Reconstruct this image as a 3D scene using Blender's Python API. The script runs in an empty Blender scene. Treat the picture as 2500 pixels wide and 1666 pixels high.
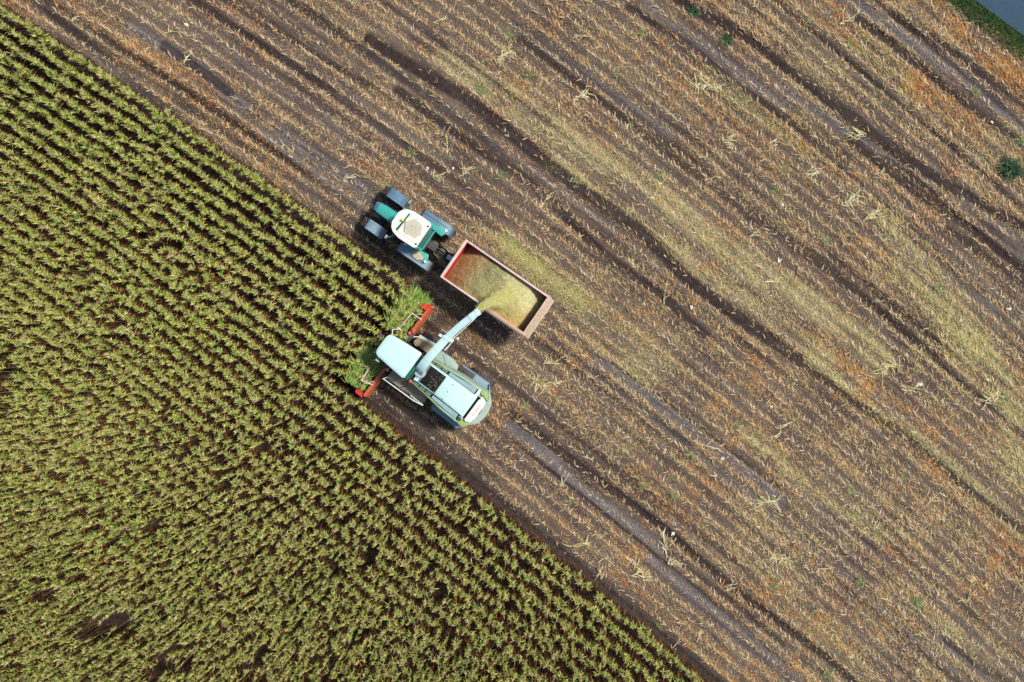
import bpy, bmesh, math, random
import numpy as np
from mathutils import Vector, Matrix, Euler
R = math.radians
random.seed(7)
rng = np.random.default_rng(11)
S = bpy.context.scene
COL = S.collection

# ------------------------------------------------------------------ camera, sky, sun, exposure
H = 36.0                      # drone height
PXM = 46.0                    # photo pixels per metre on the ground
F = PXM * H
cam_d = bpy.data.cameras.new('camera'); cam = bpy.data.objects.new('camera', cam_d); COL.objects.link(cam)
cam.location = (0, 0, H); cam.rotation_euler = (0, 0, 0)
cam_d.sensor_width = 36; cam_d.lens = F / 2500 * 36
cam_d.clip_start = 0.5; cam_d.clip_end = 3000
S.camera = cam
SUN_EL, SUN_AZ = 54.0, 14.0    # elevation; azimuth measured in the picture from its right edge towards its top
W = bpy.data.worlds.new('World'); S.world = W; W.use_nodes = True
wn = W.node_tree.nodes; wl = W.node_tree.links
sky = wn.new('ShaderNodeTexSky'); sky.sky_type = 'NISHITA'; sky.sun_disc = False
sky.sun_elevation = R(SUN_EL); sky.sun_rotation = R(90 - SUN_AZ)
sky.altitude = 100; sky.air_density = 1.0; sky.dust_density = 1.5
wl.new(sky.outputs[0], wn['Background'].inputs[0]); wn['Background'].inputs[1].default_value = 0.04
sd = bpy.data.lights.new('sun', 'SUN'); sun = bpy.data.objects.new('sun', sd); COL.objects.link(sun)
sd.energy = 1.5; sd.angle = R(10); sd.color = (1.0, 0.93, 0.82)
d = Vector((math.cos(R(SUN_EL)) * math.cos(R(SUN_AZ)), math.cos(R(SUN_EL)) * math.sin(R(SUN_AZ)), math.sin(R(SUN_EL))))
sun.rotation_euler = d.to_track_quat('Z', 'Y').to_euler(); sun.location = (30, 4, 25)
S.view_settings.view_transform = 'Standard'; S.view_settings.look = 'None'
S.view_settings.exposure = 1.95; S.view_settings.gamma = 1.0; S.view_settings.use_curve_mapping = False

# ------------------------------------------------------------------ coordinates
def g(px, py, z=0.0):
    s = (H - z) / F
    return ((px - 1250) * s, (833 - py) * s)
CANZ = F / (H - 2.1)
def row_n(x, y):
    """how many crop rows a ground point lies beyond the outermost uncut row (negative: out in the stubble)"""
    X = 1250 + x * CANZ; Y = 833 - y * CANZ
    Y0 = 21 + 0.64 * X + 0.47e-4 * X * X
    dv = 38 * (1 + 0.00013 * np.clip(X, -1500, 3500))
    d_ = Y - Y0
    return np.where(d_ > 0, d_ / dv, d_ / 42.0)
HV_O, HV_A = (-3.74, -1.78), 36.5
def hv_local(x, y):
    a = R(HV_A); dx = x - HV_O[0]; dy = y - HV_O[1]
    return (-math.cos(a) * dx + math.sin(a) * dy, -math.sin(a) * dx - math.cos(a) * dy)
def in_corn(x, y, m=0.0):
    n = row_n(x, y); f, l = hv_local(x, y)
    return (n > -0.45 - m) & ((n > 8.55 - m) | (f > 3.0 - m))

def vnoise(x, y, seed=0):
    r = np.random.default_rng(seed).random((257, 257))
    r[256] = r[0]; r[:, 256] = r[:, 0]
    xi = np.floor(x).astype(int); yi = np.floor(y).astype(int)
    fx = x - xi; fy = y - yi; fx = fx * fx * (3 - 2 * fx); fy = fy * fy * (3 - 2 * fy)
    xi %= 256; yi %= 256
    return (r[xi, yi] * (1 - fx) + r[xi + 1, yi] * fx) * (1 - fy) + (r[xi, yi + 1] * (1 - fx) + r[xi + 1, yi + 1] * fx) * fy
def sstep(a, b, x):
    t = np.clip((x - a) / (b - a), 0, 1); return t * t * (3 - 2 * t)

# ------------------------------------------------------------------ tagging
def tag(o, label=None, cat=None, group=None, kind=None):
    if label: o['label'] = label
    if cat: o['category'] = cat
    if group: o['group'] = group
    if kind: o['kind'] = kind
    return o
def empty(name, loc, rz=0.0):
    o = bpy.data.objects.new(name, None); COL.objects.link(o); o.location = loc; o.rotation_euler = (0, 0, rz)
    o.empty_display_size = 0.3
    return o

# ------------------------------------------------------------------ materials
def mat(name, col=(.5, .5, .5), rough=.6, metal=0.0, var=0.25, scale=3.0, dust=None, dustamt=0.0, spec=0.4, bump=0.0, coat=0.0):
    m = bpy.data.materials.new(name); m.use_nodes = True
    n = m.node_tree.nodes; l = m.node_tree.links; b = n['Principled BSDF']
    tc = n.new('ShaderNodeTexCoord'); no = n.new('ShaderNodeTexNoise'); no.inputs['Scale'].default_value = scale
    no.inputs['Detail'].default_value = 8; no.inputs['Roughness'].default_value = .65
    l.new(tc.outputs['Object'], no.inputs['Vector'])
    mr = n.new('ShaderNodeMapRange'); mr.inputs[1].default_value = .3; mr.inputs[2].default_value = .7
    mr.inputs[3].default_value = 1 - var; mr.inputs[4].default_value = 1 + var * .4
    l.new(no.outputs[0], mr.inputs[0])
    mx = n.new('ShaderNodeMix'); mx.data_type = 'RGBA'; mx.blend_type = 'MULTIPLY'; mx.inputs[0].default_value = 1
    mx.inputs[6].default_value = (*col, 1); l.new(mr.outputs[0], mx.inputs[7])
    out = mx.outputs[2]
    if dust:
        n2 = n.new('ShaderNodeTexNoise'); n2.inputs['Scale'].default_value = scale * 2.3; n2.inputs['Detail'].default_value = 10
        n2.inputs['Roughness'].default_value = .75; l.new(tc.outputs['Object'], n2.inputs['Vector'])
        m2 = n.new('ShaderNodeMapRange'); m2.inputs[1].default_value = .42; m2.inputs[2].default_value = .68
        m2.inputs[3].default_value = dustamt * .35; m2.inputs[4].default_value = min(1, dustamt * 1.4); l.new(n2.outputs[0], m2.inputs[0])
        mm = n.new('ShaderNodeMix'); mm.data_type = 'RGBA'; l.new(m2.outputs[0], mm.inputs[0]); l.new(out, mm.inputs[6])
        mm.inputs[7].default_value = (*dust, 1); out = mm.outputs[2]
    l.new(out, b.inputs['Base Color'])
    b.inputs['Roughness'].default_value = rough; b.inputs['Metallic'].default_value = metal
    b.inputs['Specular IOR Level'].default_value = spec; b.inputs['Coat Weight'].default_value = coat
    if bump:
        bp = n.new('ShaderNodeBump'); bp.inputs['Strength'].default_value = bump; bp.inputs['Distance'].default_value = .02
        l.new(no.outputs[0], bp.inputs['Height']); l.new(bp.outputs[0], b.inputs['Normal'])
    return m
def plant_mat(name, trans=0.25, rough=.7):
    """colour of each leaf or straw comes from its own attribute; a little light passes through"""
    m = bpy.data.materials.new(name); m.use_nodes = True
    n = m.node_tree.nodes; l = m.node_tree.links; b = n['Principled BSDF']
    a = n.new('ShaderNodeAttribute'); a.attribute_name = 'tint'
    l.new(a.outputs['Color'], b.inputs['Base Color']); b.inputs['Roughness'].default_value = rough
    b.inputs['Specular IOR Level'].default_value = .25
    t = n.new('ShaderNodeBsdfTranslucent'); l.new(a.outputs['Color'], t.inputs[0])
    ms = n.new('ShaderNodeMixShader'); ms.inputs[0].default_value = trans
    l.new(b.outputs[0], ms.inputs[1]); l.new(t.outputs[0], ms.inputs[2]); l.new(ms.outputs[0], n['Material Output'].inputs[0])
    return m
DUST = (.30, .25, .17)
M = dict(
    mint=mat('pale_mint_paint', (.41, .62, .59), .28, var=.10, scale=1.2, dust=(.46, .56, .52), dustamt=.25, spec=.5, coat=.3),
    whitecap=mat('white_paint', (.62, .63, .58), .4, var=.08, scale=2, dust=(.6, .55, .42), dustamt=.15),
    lime=mat('lime_paint', (.22, .36, .08), .4, var=.15, scale=4, dust=DUST, dustamt=.2),
    sage=mat('dusty_green_panel', (.22, .33, .29), .7, var=.25, scale=3, dust=(.30, .33, .27), dustamt=.5),
    slat=mat('bluish_louver', (.34, .52, .55), .45, var=.15, scale=3, dust=DUST, dustamt=.2),
    dark=mat('dark_metal', (.025, .028, .032), .6, var=.3, scale=6, dust=(.12, .1, .08), dustamt=.25),
    black=mat('black_grille', (.004, .004, .005), .8, var=.3, scale=8, spec=.1),
    rubber=mat('tyre_rubber', (.024, .024, .026), .85, var=.4, scale=5, dust=(.13, .10, .085), dustamt=.6),
    rimgreen=mat('rim_paint', (.25, .35, .2), .6, dust=DUST, dustamt=.4),
    red=mat('red_paint', (.46, .045, .02), .5, var=.25, scale=3, dust=(.42, .19, .08), dustamt=.6, spec=.4),
    redold=mat('worn_red_paint', (.50, .04, .03), .6, var=.25, scale=2, dust=(.32, .15, .11), dustamt=.35),
    redbright=mat('bright_red_paint', (.55, .035, .025), .45, var=.12, scale=2, dust=(.5, .12, .08), dustamt=.15),
    rimw=mat('scuffed_rim', (.50, .37, .36), .6, var=.3, scale=5, dust=(.5, .44, .36), dustamt=.35),
    wood=mat('weathered_plank', (.52, .39, .28), .85, var=.35, scale=6, dust=(.34, .26, .2), dustamt=.3),
    grime=mat('grimy_deck', (.30, .26, .18), .9, var=.4, scale=6, dust=(.34, .28, .17), dustamt=.5, bump=.4),
    rail=mat('pale_rail', (.60, .66, .62), .45, var=.2, scale=6, dust=DUST, dustamt=.2),
    cream=mat('cream_roof', (.66, .67, .58), .4, var=.08, scale=3, dust=(.6, .57, .46), dustamt=.15),
    teal=mat('teal_green_paint', (.022, .30, .26), .38, var=.15, scale=4, dust=(.10, .30, .25), dustamt=.35, coat=.2),
    tealdark=mat('dark_teal', (.01, .09, .07), .3, var=.2, scale=4, dust=(.1, .12, .09), dustamt=.2),
    blue=mat('blue_grey_fender', (.05, .12, .20), .5, var=.3, scale=4, dust=(.16, .25, .30), dustamt=.45),
    bluedust=mat('dusty_blue_fender', (.11, .20, .26), .6, var=.25, scale=4, dust=(.24, .30, .32), dustamt=.6),
    glass=mat('cab_glass', (.02, .035, .035), .08, var=.1, spec=.6),
    steel=mat('galvanised_steel', (.38, .44, .50), .4, metal=.4, var=.2, scale=6, dust=DUST, dustamt=.2),
    yellow=mat('yellow_lens', (.75, .62, .04), .35, var=.1),
    redlens=mat('red_lens', (.55, .08, .06), .35, var=.1),
    whitelens=mat('clear_lens', (.7, .72, .7), .2, var=.1),
    chrome=mat('machined_metal', (.3, .29, .26), .5, metal=.5, var=.3, scale=8, dust=DUST, dustamt=.4),
    letter=mat('red_lettering', (.60, .02, .03), .45, var=.1),
    asphalt=mat('blue_grey_asphalt', (.014, .044, .075), .9, var=.3, scale=.6, dust=(.03, .06, .09), dustamt=.4, bump=.2),
    leaf=plant_mat('corn_leaf', .22), straw=plant_mat('straw', .08, .8), green=plant_mat('weed_leaf', .2), silage=plant_mat('chopped_maize', .1, .85),
)

# ------------------------------------------------------------------ shape helpers (each returns into one bmesh)
class B:
    def __init__(s): s.bm = bmesh.new()
    def box(s, x0, x1, y0, y1, z0, z1, bev=0.0, rot=None, seg=2):
        t = bmesh.new(); bmesh.ops.create_cube(t, size=1)
        c = Vector(((x0 + x1) / 2, (y0 + y1) / 2, (z0 + z1) / 2))
        for v in t.verts: v.co = Vector((v.co.x * (x1 - x0), v.co.y * (y1 - y0), v.co.z * (z1 - z0)))
        if bev: bmesh.ops.bevel(t, geom=t.edges[:], offset=bev, segments=seg, affect='EDGES', profile=.6)
        m = Matrix.Translation(c) @ (rot.to_matrix().to_4x4() if rot else Matrix.Identity(4))
        t.transform(m); s._add(t); return s
    def prism(s, pts, z0, z1, bev=0.0, top=None, seg=2):
        """pts anticlockwise outline; top: optional outline for the upper face, z1 may be a list"""
        t = bmesh.new(); top = top or pts
        zt = z1 if isinstance(z1, (list, tuple)) else [z1] * len(pts)
        a = [t.verts.new((x, y, z0)) for x, y in pts]; b = [t.verts.new((x, y, z)) for (x, y), z in zip(top, zt)]
        n = len(pts); t.faces.new(a[::-1]); t.faces.new(b)
        for i in range(n): t.faces.new((a[i], a[(i + 1) % n], b[(i + 1) % n], b[i]))
        bmesh.ops.recalc_face_normals(t, faces=t.faces[:])
        if bev: bmesh.ops.bevel(t, geom=[e for e in t.edges], offset=bev, segments=seg, affect='EDGES', profile=.6)
        s._add(t); return s
    def cyl(s, p0, p1, r0, r1=None, n=16, caps=True):
        r1 = r0 if r1 is None else r1; p0, p1 = Vector(p0), Vector(p1); ax = p1 - p0
        t = bmesh.new(); bmesh.ops.create_cone(t, cap_ends=caps, segments=n, radius1=r0, radius2=r1, depth=ax.length)
        t.transform(Matrix.Translation((p0 + p1) / 2) @ ax.to_track_quat('Z', 'Y').to_matrix().to_4x4()); s._add(t); return s
    def tube(s, pts, r=.02, n=8):
        for a, b in zip(pts[:-1], pts[1:]): s.cyl(a, b, r, n=n)
        for p in pts[1:-1]:
            t = bmesh.new(); bmesh.ops.create_uvsphere(t, u_segments=8, v_segments=6, radius=r); t.transform(Matrix.Translation(p)); s._add(t)
        return s
    def dome(s, c, r, h, n=16):
        t = bmesh.new(); bmesh.ops.create_uvsphere(t, u_segments=n, v_segments=10, radius=1)
        for v in t.verts: v.co = Vector((v.co.x * r, v.co.y * r, v.co.z * h))
        t.transform(Matrix.Translation(c)); s._add(t); return s
    def loft(s, rings, closed=True, caps=True):
        t = bmesh.new(); vs = [[t.verts.new(p) for p in r] for r in rings]; n = len(rings[0])
        for i in range(len(rings) - 1):
            for j in range(n if closed else n - 1):
                t.faces.new((vs[i][j], vs[i][(j + 1) % n], vs[i + 1][(j + 1) % n], vs[i + 1][j]))
        if caps and closed: t.faces.new(vs[0][::-1]); t.faces.new(vs[-1])
        bmesh.ops.recalc_face_normals(t, faces=t.faces[:]); s._add(t); return s
    def _add(s, t):
        me = bpy.data.meshes.new('tmp'); t.to_mesh(me); t.free(); s.bm.from_mesh(me); bpy.data.meshes.remove(me)
    def build(s, name, m, parent=None, smooth=True, loc=None):
        me = bpy.data.meshes.new(name); s.bm.to_mesh(me); s.bm.free()
        me.materials.append(m)
        if smooth:
            me.polygons.foreach_set('use_smooth', [True] * len(me.polygons)); 
            try: me.set_sharp_from_angle(angle=R(35))
            except Exception: pass
        o = bpy.data.objects.new(name, me); COL.objects.link(o)
        if parent: o.parent = parent
        if loc: o.location = loc
        return o
def npmesh(name, V, Q, m, tint=None, parent=None, smooth=False):
    """mesh from arrays: V (n,3), Q (f,4) quads"""
    me = bpy.data.meshes.new(name); V = np.ascontiguousarray(V, np.float32); Q = np.ascontiguousarray(Q, np.int32)
    me.vertices.add(len(V)); me.vertices.foreach_set('co', V.ravel())
    me.loops.add(Q.size); me.loops.foreach_set('vertex_index', Q.ravel())
    me.polygons.add(len(Q)); me.polygons.foreach_set('loop_start', np.arange(0, Q.size, 4, dtype=np.int32))
    me.update(calc_edges=True)
    if smooth: me.polygons.foreach_set('use_smooth', np.ones(len(Q), bool))
    if tint is not None:
        at = me.color_attributes.new('tint', 'FLOAT_COLOR', 'POINT')
        c = np.ones((len(V), 4), np.float32); c[:, :3] = tint; at.data.foreach_set('color', c.ravel())
    me.materials.append(m)
    o = bpy.data.objects.new(name, me); COL.objects.link(o)
    if parent: o.parent = parent
    return o

# ------------------------------------------------------------------ ground bands read from the place (photo pixels -> metres)
def P5(*p): return [(1250 + a / 1.8824, b / 1.8824) for a, b in p]
def P6(*p): return [(1250 + a / 1.8824, 833 + b / 1.8824) for a, b in p]
BANDS = [  # type, half width in photo px, strength, points
 ('dark', 11, 1.0, P5((700, -60), (760, 0), (1100, 190), (1340, 370), (1560, 540), (1800, 730), (2353, 1050), (2500, 1140))),
 ('dark', 10, .9, P5((1560, 640), (1850, 870), (2100, 1050), (2353, 1230), (2500, 1330))),
 ('dark', 7, .6, P5((1700, 720), (2050, 960), (2353, 1160))),
 ('grey', 9, .6, P5((1230, 400), (1560, 620), (1860, 800), (2200, 1060), (2353, 1180))),
 ('dark', 13, 1.0, [(900, 95), (936, 121), (1130, 235), (1300, 371), (1400, 450), (1555, 558), (1683, 688), (1810, 783), (1950, 880)]),
 ('dark', 10, .8, [(971, 221), (1150, 350), (1293, 446), (1351, 500), (1479, 630), (1606, 716), (1720, 820)]),
 ('grey', 6, .7, [(900, 130), (1040, 225), (1100, 270), (1300, 420), (1500, 560)]),
 ('chaff', 34, .9, [(1090, 150), (1250, 250), (1450, 380), (1622, 490), (1834, 660), (2047, 790), (2150, 880)]),
 ('chaff', 20, .9, [(1350, 400), (1500, 500), (1620, 585), (1760, 700), (1914, 800), (2020, 880)]),
 ('thin', 4, .9, P5((700, 1020), (900, 1190), (1100, 1350), (1250, 1470), (1400, 1590))),
 ('thin', 4, .7, P5((350, 830), (560, 990), (700, 1080))),
 ('green', 15, 1.0, [(1730, 180), (1775, 212), (1820, 250)]),
 ('green', 12, .5, [(1800, 240), (1860, 290), (1900, 320)]),
 ('grey', 12, .95, P5((1500, -40), (1560, 0), (1800, 160), (2100, 370), (2353, 590), (2460, 680))),
 ('dark', 9, .9, P5((1590, 90), (1740, 190), (2100, 480), (2353, 670))),
 ('dark', 9, .7, P5((1750, 60), (2100, 290), (2353, 470))),
 ('grey', 10, .6, [(1250, 60), (1356, 133), (1516, 244), (1640, 330)]),
 ('grey', 11, .7, P5((600, -20), (700, 90), (900, 230), (1100, 380), (1250, 480))),
 ('dark', 8, .7, P5((540, 40), (800, 200), (1000, 370), (1300, 570), (1540, 740))),
 ('dark', 8, .75, [(1270, 95), (1303, 122), (1480, 260), (1622, 372), (1780, 480), (1914, 584), (2100, 720), (2300, 870)]),
 ('dark', 8, .5, P5((0, 180), (200, 310), (500, 540), (760, 700))),
 ('dark', 8, .6, P5((950, 880), (1250, 1090), (1500, 1240), (1760, 1420), (1950, 1568))),
 ('dark', 8, .55, P5((1450, 1180), (1700, 1360), (1950, 1540))),
 ('grey', 9, .5, P5((1700, 1080), (1950, 1250), (2220, 1430))),
 ('dark', 10, .7, P5((2000, 1060), (2180, 1180), (2353, 1300))),
 ('orange', 26, .8, [(1994, 10), (2130, 110), (2260, 213), (2400, 330)]),
 ('orange', 22, 1.0, [(2250, -10), (2313, 53), (2420, 150), (2520, 240)]),
 ('orange', 20, .6, [(1660, 210), (1800, 320), (1900, 420)]),
 ('orange', 60, .5, [(2150, 640), (2300, 780), (2480, 900)]),
 ('yellow', 40, .8, [(2180, 560), (2350, 800), (2480, 1000), (2500, 1150)]),
 ('yellow', 16, .9, P6((1240, 40), (1450, 130), (1640, 300), (1900, 480), (2100, 640), (2353, 900))),
 ('yellow', 20, .6, P6((1080, 430), (1300, 620), (1500, 760), (1700, 900))),
 ('yellow', 18, .6, P6((1700, 1130), (1900, 1260), (2100, 1420))),
 ('dark', 8, .9, P6((1250, 60), (1500, 230), (1800, 430), (2090, 680), (2353, 880))),
 ('dark', 8, .5, P6((1040, 0), (1240, 130), (1560, 360))),
 ('grey', 11, .9, P6((380, 90), (450, 120), (600, 240), (850, 430), (1100, 610), (1240, 730))),
 ('thin', 4, 1.0, P6((460, 100), (640, 230), (870, 410), (1230, 680))),
 ('grey', 8, .6, P6((900, 570), (1100, 720))),
 ('dark', 6, .5, P6((180, 0), (420, 170), (620, 330), (800, 470))),
 ('grey', 13, 1.0, P6((-20, 390), (120, 480), (270, 640), (520, 830), (700, 970))),
 ('tread', 8, .9, P6((0, 340), (300, 570), (700, 860), (1000, 1130), (1450, 1460), (1600, 1600))),
 ('tread', 6, .5, P6((180, 400), (420, 580), (700, 800))),
 ('grey', 16, .8, P6((640, 1010), (900, 1230), (1100, 1400), (1320, 1590))),
 ('dark', 5, .6, P6((700, 960), (960, 1160), (1250, 1400))),
 ('dark', 8, .7, P6((2000, 1380), (2150, 1490), (2300, 1600))),
 ('grey', 9, .7, P6((1960, 1370), (2200, 1568))),
 ('grey', 9, .6, P6((1180, 800), (1380, 970), (1560, 1100))),
 ('soil', 14, 1.0, [(880, 925), (935, 975), (1060, 1070), (1243, 1240), (1300, 1275), (1462, 1412), (1595, 1523), (1728, 1640), (1800, 1710)]),
 ('soil', 11, .9, [(60, -30), (180, 80), (300, 180), (438, 300), (580, 405), (757, 525), (885, 625), (990, 705)]),
 ('grey', 12, 1.0, [(320, 66), (390, 108), (485, 166), (600, 265)]),
 ('dark', 9, .8, [(400, 110), (500, 180), (560, 230)]),
 ('grey', 13, 1.0, [(690, 325), (770, 380), (860, 440), (930, 505)]),
 ('grey', 8, .8, [(640, 320), (700, 365), (833, 470), (897, 525)]),
 ('dark', 8, .8, [(420, -30), (467, 0), (600, 88), (700, 150), (820, 230)]),
 ('dark', 6, .7, [(520, -20), (640, 60), (800, 150), (900, 210)]),
 ('dark', 7, .6, [(760, 190), (900, 290), (1030, 385), (1150, 460)]),
 ('grey', 7, .5, [(900, 300), (980, 350), (1020, 385)]),
 ('orange', 30, .7, [(150, 20), (260, 90), (380, 150), (470, 220), (560, 300), (700, 420)]),
 ('orange', 22, .6, [(880, 380), (1000, 470), (1100, 560), (1200, 600)]),
 ('yellow', 40, .5, [(1200, 590), (1330, 660), (1450, 760), (1600, 880)]),
 ('green', 20, .8, [(1240, 600), (1270, 640), (1310, 670)]),
 ('yellow', 30, 1.0, [(1240, 610), (1330, 680), (1400, 740), (1460, 790)]),
 ('yellow', 30, .6, [(1330, 700), (1390, 760), (1470, 830), (1560, 900)]),
]
BW = {}
def band_masks(x, y, noise=True):
    """per type, how strongly each ground point belongs to the bands of that type"""
    px = 1250 + x * PXM; py = 833 - y * PXM
    if noise:
        px = px + (vnoise(x * .2, y * .2, 5) - .5) * 4; py = py + (vnoise(x * .2 + 40, y * .2, 6) - .5) * 4
    n_ = row_n(x, y); u2 = x * .79 - y * .61
    brk = vnoise(u2 * .28 + 30, n_ * 1.4 + 80, 7) * .6 + vnoise(u2 * 1.1 + 30, n_ * 2.6 + 80, 8) * .4
    out = {k: np.zeros_like(px) for k in ('dark', 'grey', 'chaff', 'thin', 'green', 'orange', 'yellow', 'tread', 'soil')}
    for ty, hw, st, pts in BANDS:
        best = np.full(px.shape, 1e9); sgn = np.zeros_like(px)
        for (x0, y0), (x1, y1) in zip(pts[:-1], pts[1:]):
            dx, dy = x1 - x0, y1 - y0; L2 = dx * dx + dy * dy
            t = np.clip(((px - x0) * dx + (py - y0) * dy) / L2, 0, 1)
            q = np.hypot(px - x0 - t * dx, py - y0 - t * dy)
            best = np.minimum(best, q)
        soft = {'chaff': .5, 'orange': .7, 'yellow': .7, 'green': .7}.get(ty, .35)
        if ty in ('dark', 'tread', 'grey'): hw = hw * 1.2
        w = st * (1 - sstep(hw * (1 - soft), hw * (1 + soft), best))
        if ty in ('chaff', 'yellow', 'orange', 'green'): w = w * (.35 + .9 * sstep(.3, .62, brk))
        elif st < .9: w = w * (.72 + .4 * sstep(.2, .5, brk))
        out[ty] = np.maximum(out[ty], w)
    # wheel ruts that simply follow the drilling rows, each running for a stretch and fading again
    rr_ = np.random.default_rng(77)
    for k in range(64):
        nc = -rr_.random() * 50 + 9; hwn = rr_.uniform(.10, .34); st_ = rr_.uniform(.35, .95); ph = rr_.uniform(0, 50); drift = rr_.normal(0, .012)
        on = sstep(.42, .62, vnoise(u2 * .085 + ph, np.full_like(u2, k * 3.3), 9))
        w = st_ * on * (1 - sstep(hwn * .5, hwn * 1.5, np.abs(n_ - nc - drift * u2)))
        ty = ('dark', 'thin', 'grey', 'tread')[rr_.integers(0, 4)]
        out[ty] = np.maximum(out[ty], w * (.8 if ty != 'grey' else .6))
    return out

# ------------------------------------------------------------------ soil: one sheet, fine under the picture, stretched out to the horizon
def axis(c0, c1, step):
    core = np.arange(c0, c1, step); a = [c0]; s = step
    while a[-1] > -1500: s *= 1.35; a.append(a[-1] - s)
    b = [core[-1]]; s = step
    while b[-1] < 1500: s *= 1.35; b.append(b[-1] + s)
    return np.concatenate([np.array(a[:0:-1]), core, np.array(b[1:])])
ax_, ay_ = axis(-31, 31, .075), axis(-22, 22, .075)
GX, GY = np.meshgrid(ax_, ay_, indexing='ij')
gx, gy = GX.ravel(), GY.ravel()
RD = lambda x, y: None
# the road edge runs through these two points; positive distance = towards the road
_e0, _e1 = g(2372, 0), g(2500, 94)
_dx, _dy = _e1[0] - _e0[0], _e1[1] - _e0[1]; _L = math.hypot(_dx, _dy); RDIR = (_dx / _L, _dy / _L); RNRM = (-RDIR[1], RDIR[0])
def road_d(x, y): return (x - _e0[0]) * RNRM[0] + (y - _e0[1]) * RNRM[1]
def soil_height(x, y, mk=None):
    mk = mk or band_masks(x, y); n = row_n(x, y); inside = in_corn(x, y)
    far = 1 - sstep(34, 60, np.hypot(x, y))
    u = x * .79 - y * .61
    h = .022 * np.cos(2 * math.pi * n + (vnoise(u * .3, n, 12) - .5) * 2) + (vnoise(x * 3, y * 3, 1) - .5) * .035 + (vnoise(x * 9, y * 9, 2) - .5) * .03
    h += (vnoise(u * .5, n * 3.1, 3) - .5) * .07
    trd = np.sin(2 * math.pi * (u / .30 + np.abs(((n * 2.2) % 1) - .5) * 1.4))
    h += mk['dark'] * (-.055 + .022 * trd) + mk['tread'] * (-.05 + .045 * trd) + mk['grey'] * -.035 + mk['thin'] * -.07 + mk['soil'] * -.06
    h += (mk['orange'] + mk['yellow'] + mk['chaff'] * .6) * .02
    smooth = np.clip(mk['grey'] + mk['soil'] * .8, 0, 1)
    h *= 1
    h = np.where(smooth > 0, h * (1 - .5 * smooth) - .02 * smooth, h)
    return h * far
mk = band_masks(gx, gy)
gz = soil_height(gx, gy, mk)
rd = road_d(gx, gy); gz = np.where((rd > -.6) & (np.hypot(gx, gy) < 60), np.minimum(gz, 0) * .3 - .03, gz)
nx, ny = GX.shape
idx = np.arange(nx * ny).reshape(nx, ny)
Q = np.stack([idx[:-1, :-1], idx[1:, :-1], idx[1:, 1:], idx[:-1, 1:]], -1).reshape(-1, 4)
def soil_material():
    m = bpy.data.materials.new('field_soil'); m.use_nodes = True
    n = m.node_tree.nodes; l = m.node_tree.links; b = n['Principled BSDF']
    def attr(nm):
        a = n.new('ShaderNodeAttribute'); a.attribute_name = nm; return a
    am, ar = attr('tint'), attr('rowuv'); sep = n.new('ShaderNodeSeparateColor'); l.new(am.outputs['Color'], sep.inputs[0])
    tc = n.new('ShaderNodeTexCoord')
    def noise(vec, sc, det=6, rough=.6):
        t = n.new('ShaderNodeTexNoise'); t.inputs['Scale'].default_value = sc; t.inputs['Detail'].default_value = det
        t.inputs['Roughness'].default_value = rough; l.new(vec, t.inputs['Vector']); return t.outputs[0]
    def rng_(v, a, b_, c, d_):
        r = n.new('ShaderNodeMapRange'); [setattr(r.inputs[i + 1], 'default_value', q) for i, q in enumerate((a, b_, c, d_))]; l.new(v, r.inputs[0]); return r.outputs[0]
    def mix(f, a, b_, mode='MIX'):
        x = n.new('ShaderNodeMix'); x.data_type = 'RGBA'; x.blend_type = mode
        if isinstance(f, float): x.inputs[0].default_value = f
        else: l.new(f, x.inputs[0])
        for s, v in ((6, a), (7, b_)):
            if isinstance(v, tuple): x.inputs[s].default_value = (*v, 1)
            else: l.new(v, x.inputs[s])
        return x.outputs[2]
    def mul(a, b_):
        x = n.new('ShaderNodeMath'); x.operation = 'MULTIPLY'; l.new(a, x.inputs[0])
        if isinstance(b_, float): x.inputs[1].default_value = b_
        else: l.new(b_, x.inputs[1])
        return x.outputs[0]
    streak = noise(ar.outputs['Vector'], 1.0, 8, .7)
    fine = noise(tc.outputs['Object'], 14, 8, .75); clod = noise(tc.outputs['Object'], 2.2, 6, .6); big = noise(tc.outputs['Object'], .22, 4, .6)
    c = mix(rng_(streak, .35, .65, 0, 1), (.048, .033, .030), (.138, .105, .090))
    c = mix(rng_(big, .42, .62, 0, .55), c, (.165, .132, .092))
    c = mix(rng_(clod, .52, .70, 0, .5), c, (.075, .052, .046))
    c = mix(mul(sep.outputs[1], .75), c, mix(rng_(streak, .35, .65, 0, 1), (.085, .082, .088), (.165, .155, .16)))
    c = mix(mul(sep.outputs[2], rng_(fine, .35, .6, .45, 1)), c, mix(rng_(streak, .4, .6, 0, 1), (.19, .165, .095), (.33, .29, .18)))
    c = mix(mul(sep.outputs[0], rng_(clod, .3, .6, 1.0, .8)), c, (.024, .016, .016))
    sp = mix(rng_(fine, .40, .62, 0, 1), (.42, .42, .42), (1.4, 1.36, 1.3))
    c = mix(1.0, c, sp, 'MULTIPLY')
    rowl = n.new('ShaderNodeSeparateXYZ'); l.new(ar.outputs['Vector'], rowl.inputs[0])
    cs = n.new('ShaderNodeMath'); cs.operation = 'COSINE'; l.new(mul(rowl.outputs[1], 2 * math.pi / 4.2), cs.inputs[0])
    c = mix(1.0, c, mix(rng_(cs.outputs[0], -.9, .6, 0, 1), (.84, .83, .83), (1.07, 1.06, 1.03)), 'MULTIPLY')
    l.new(c, b.inputs['Base Color']); b.inputs['Roughness'].default_value = .92; b.inputs['Specular IOR Level'].default_value = .2
    bp = n.new('ShaderNodeBump'); bp.inputs['Strength'].default_value = .8; bp.inputs['Distance'].default_value = .03
    l.new(fine, bp.inputs['Height']); l.new(bp.outputs[0], b.inputs['Normal'])
    return m
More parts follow.
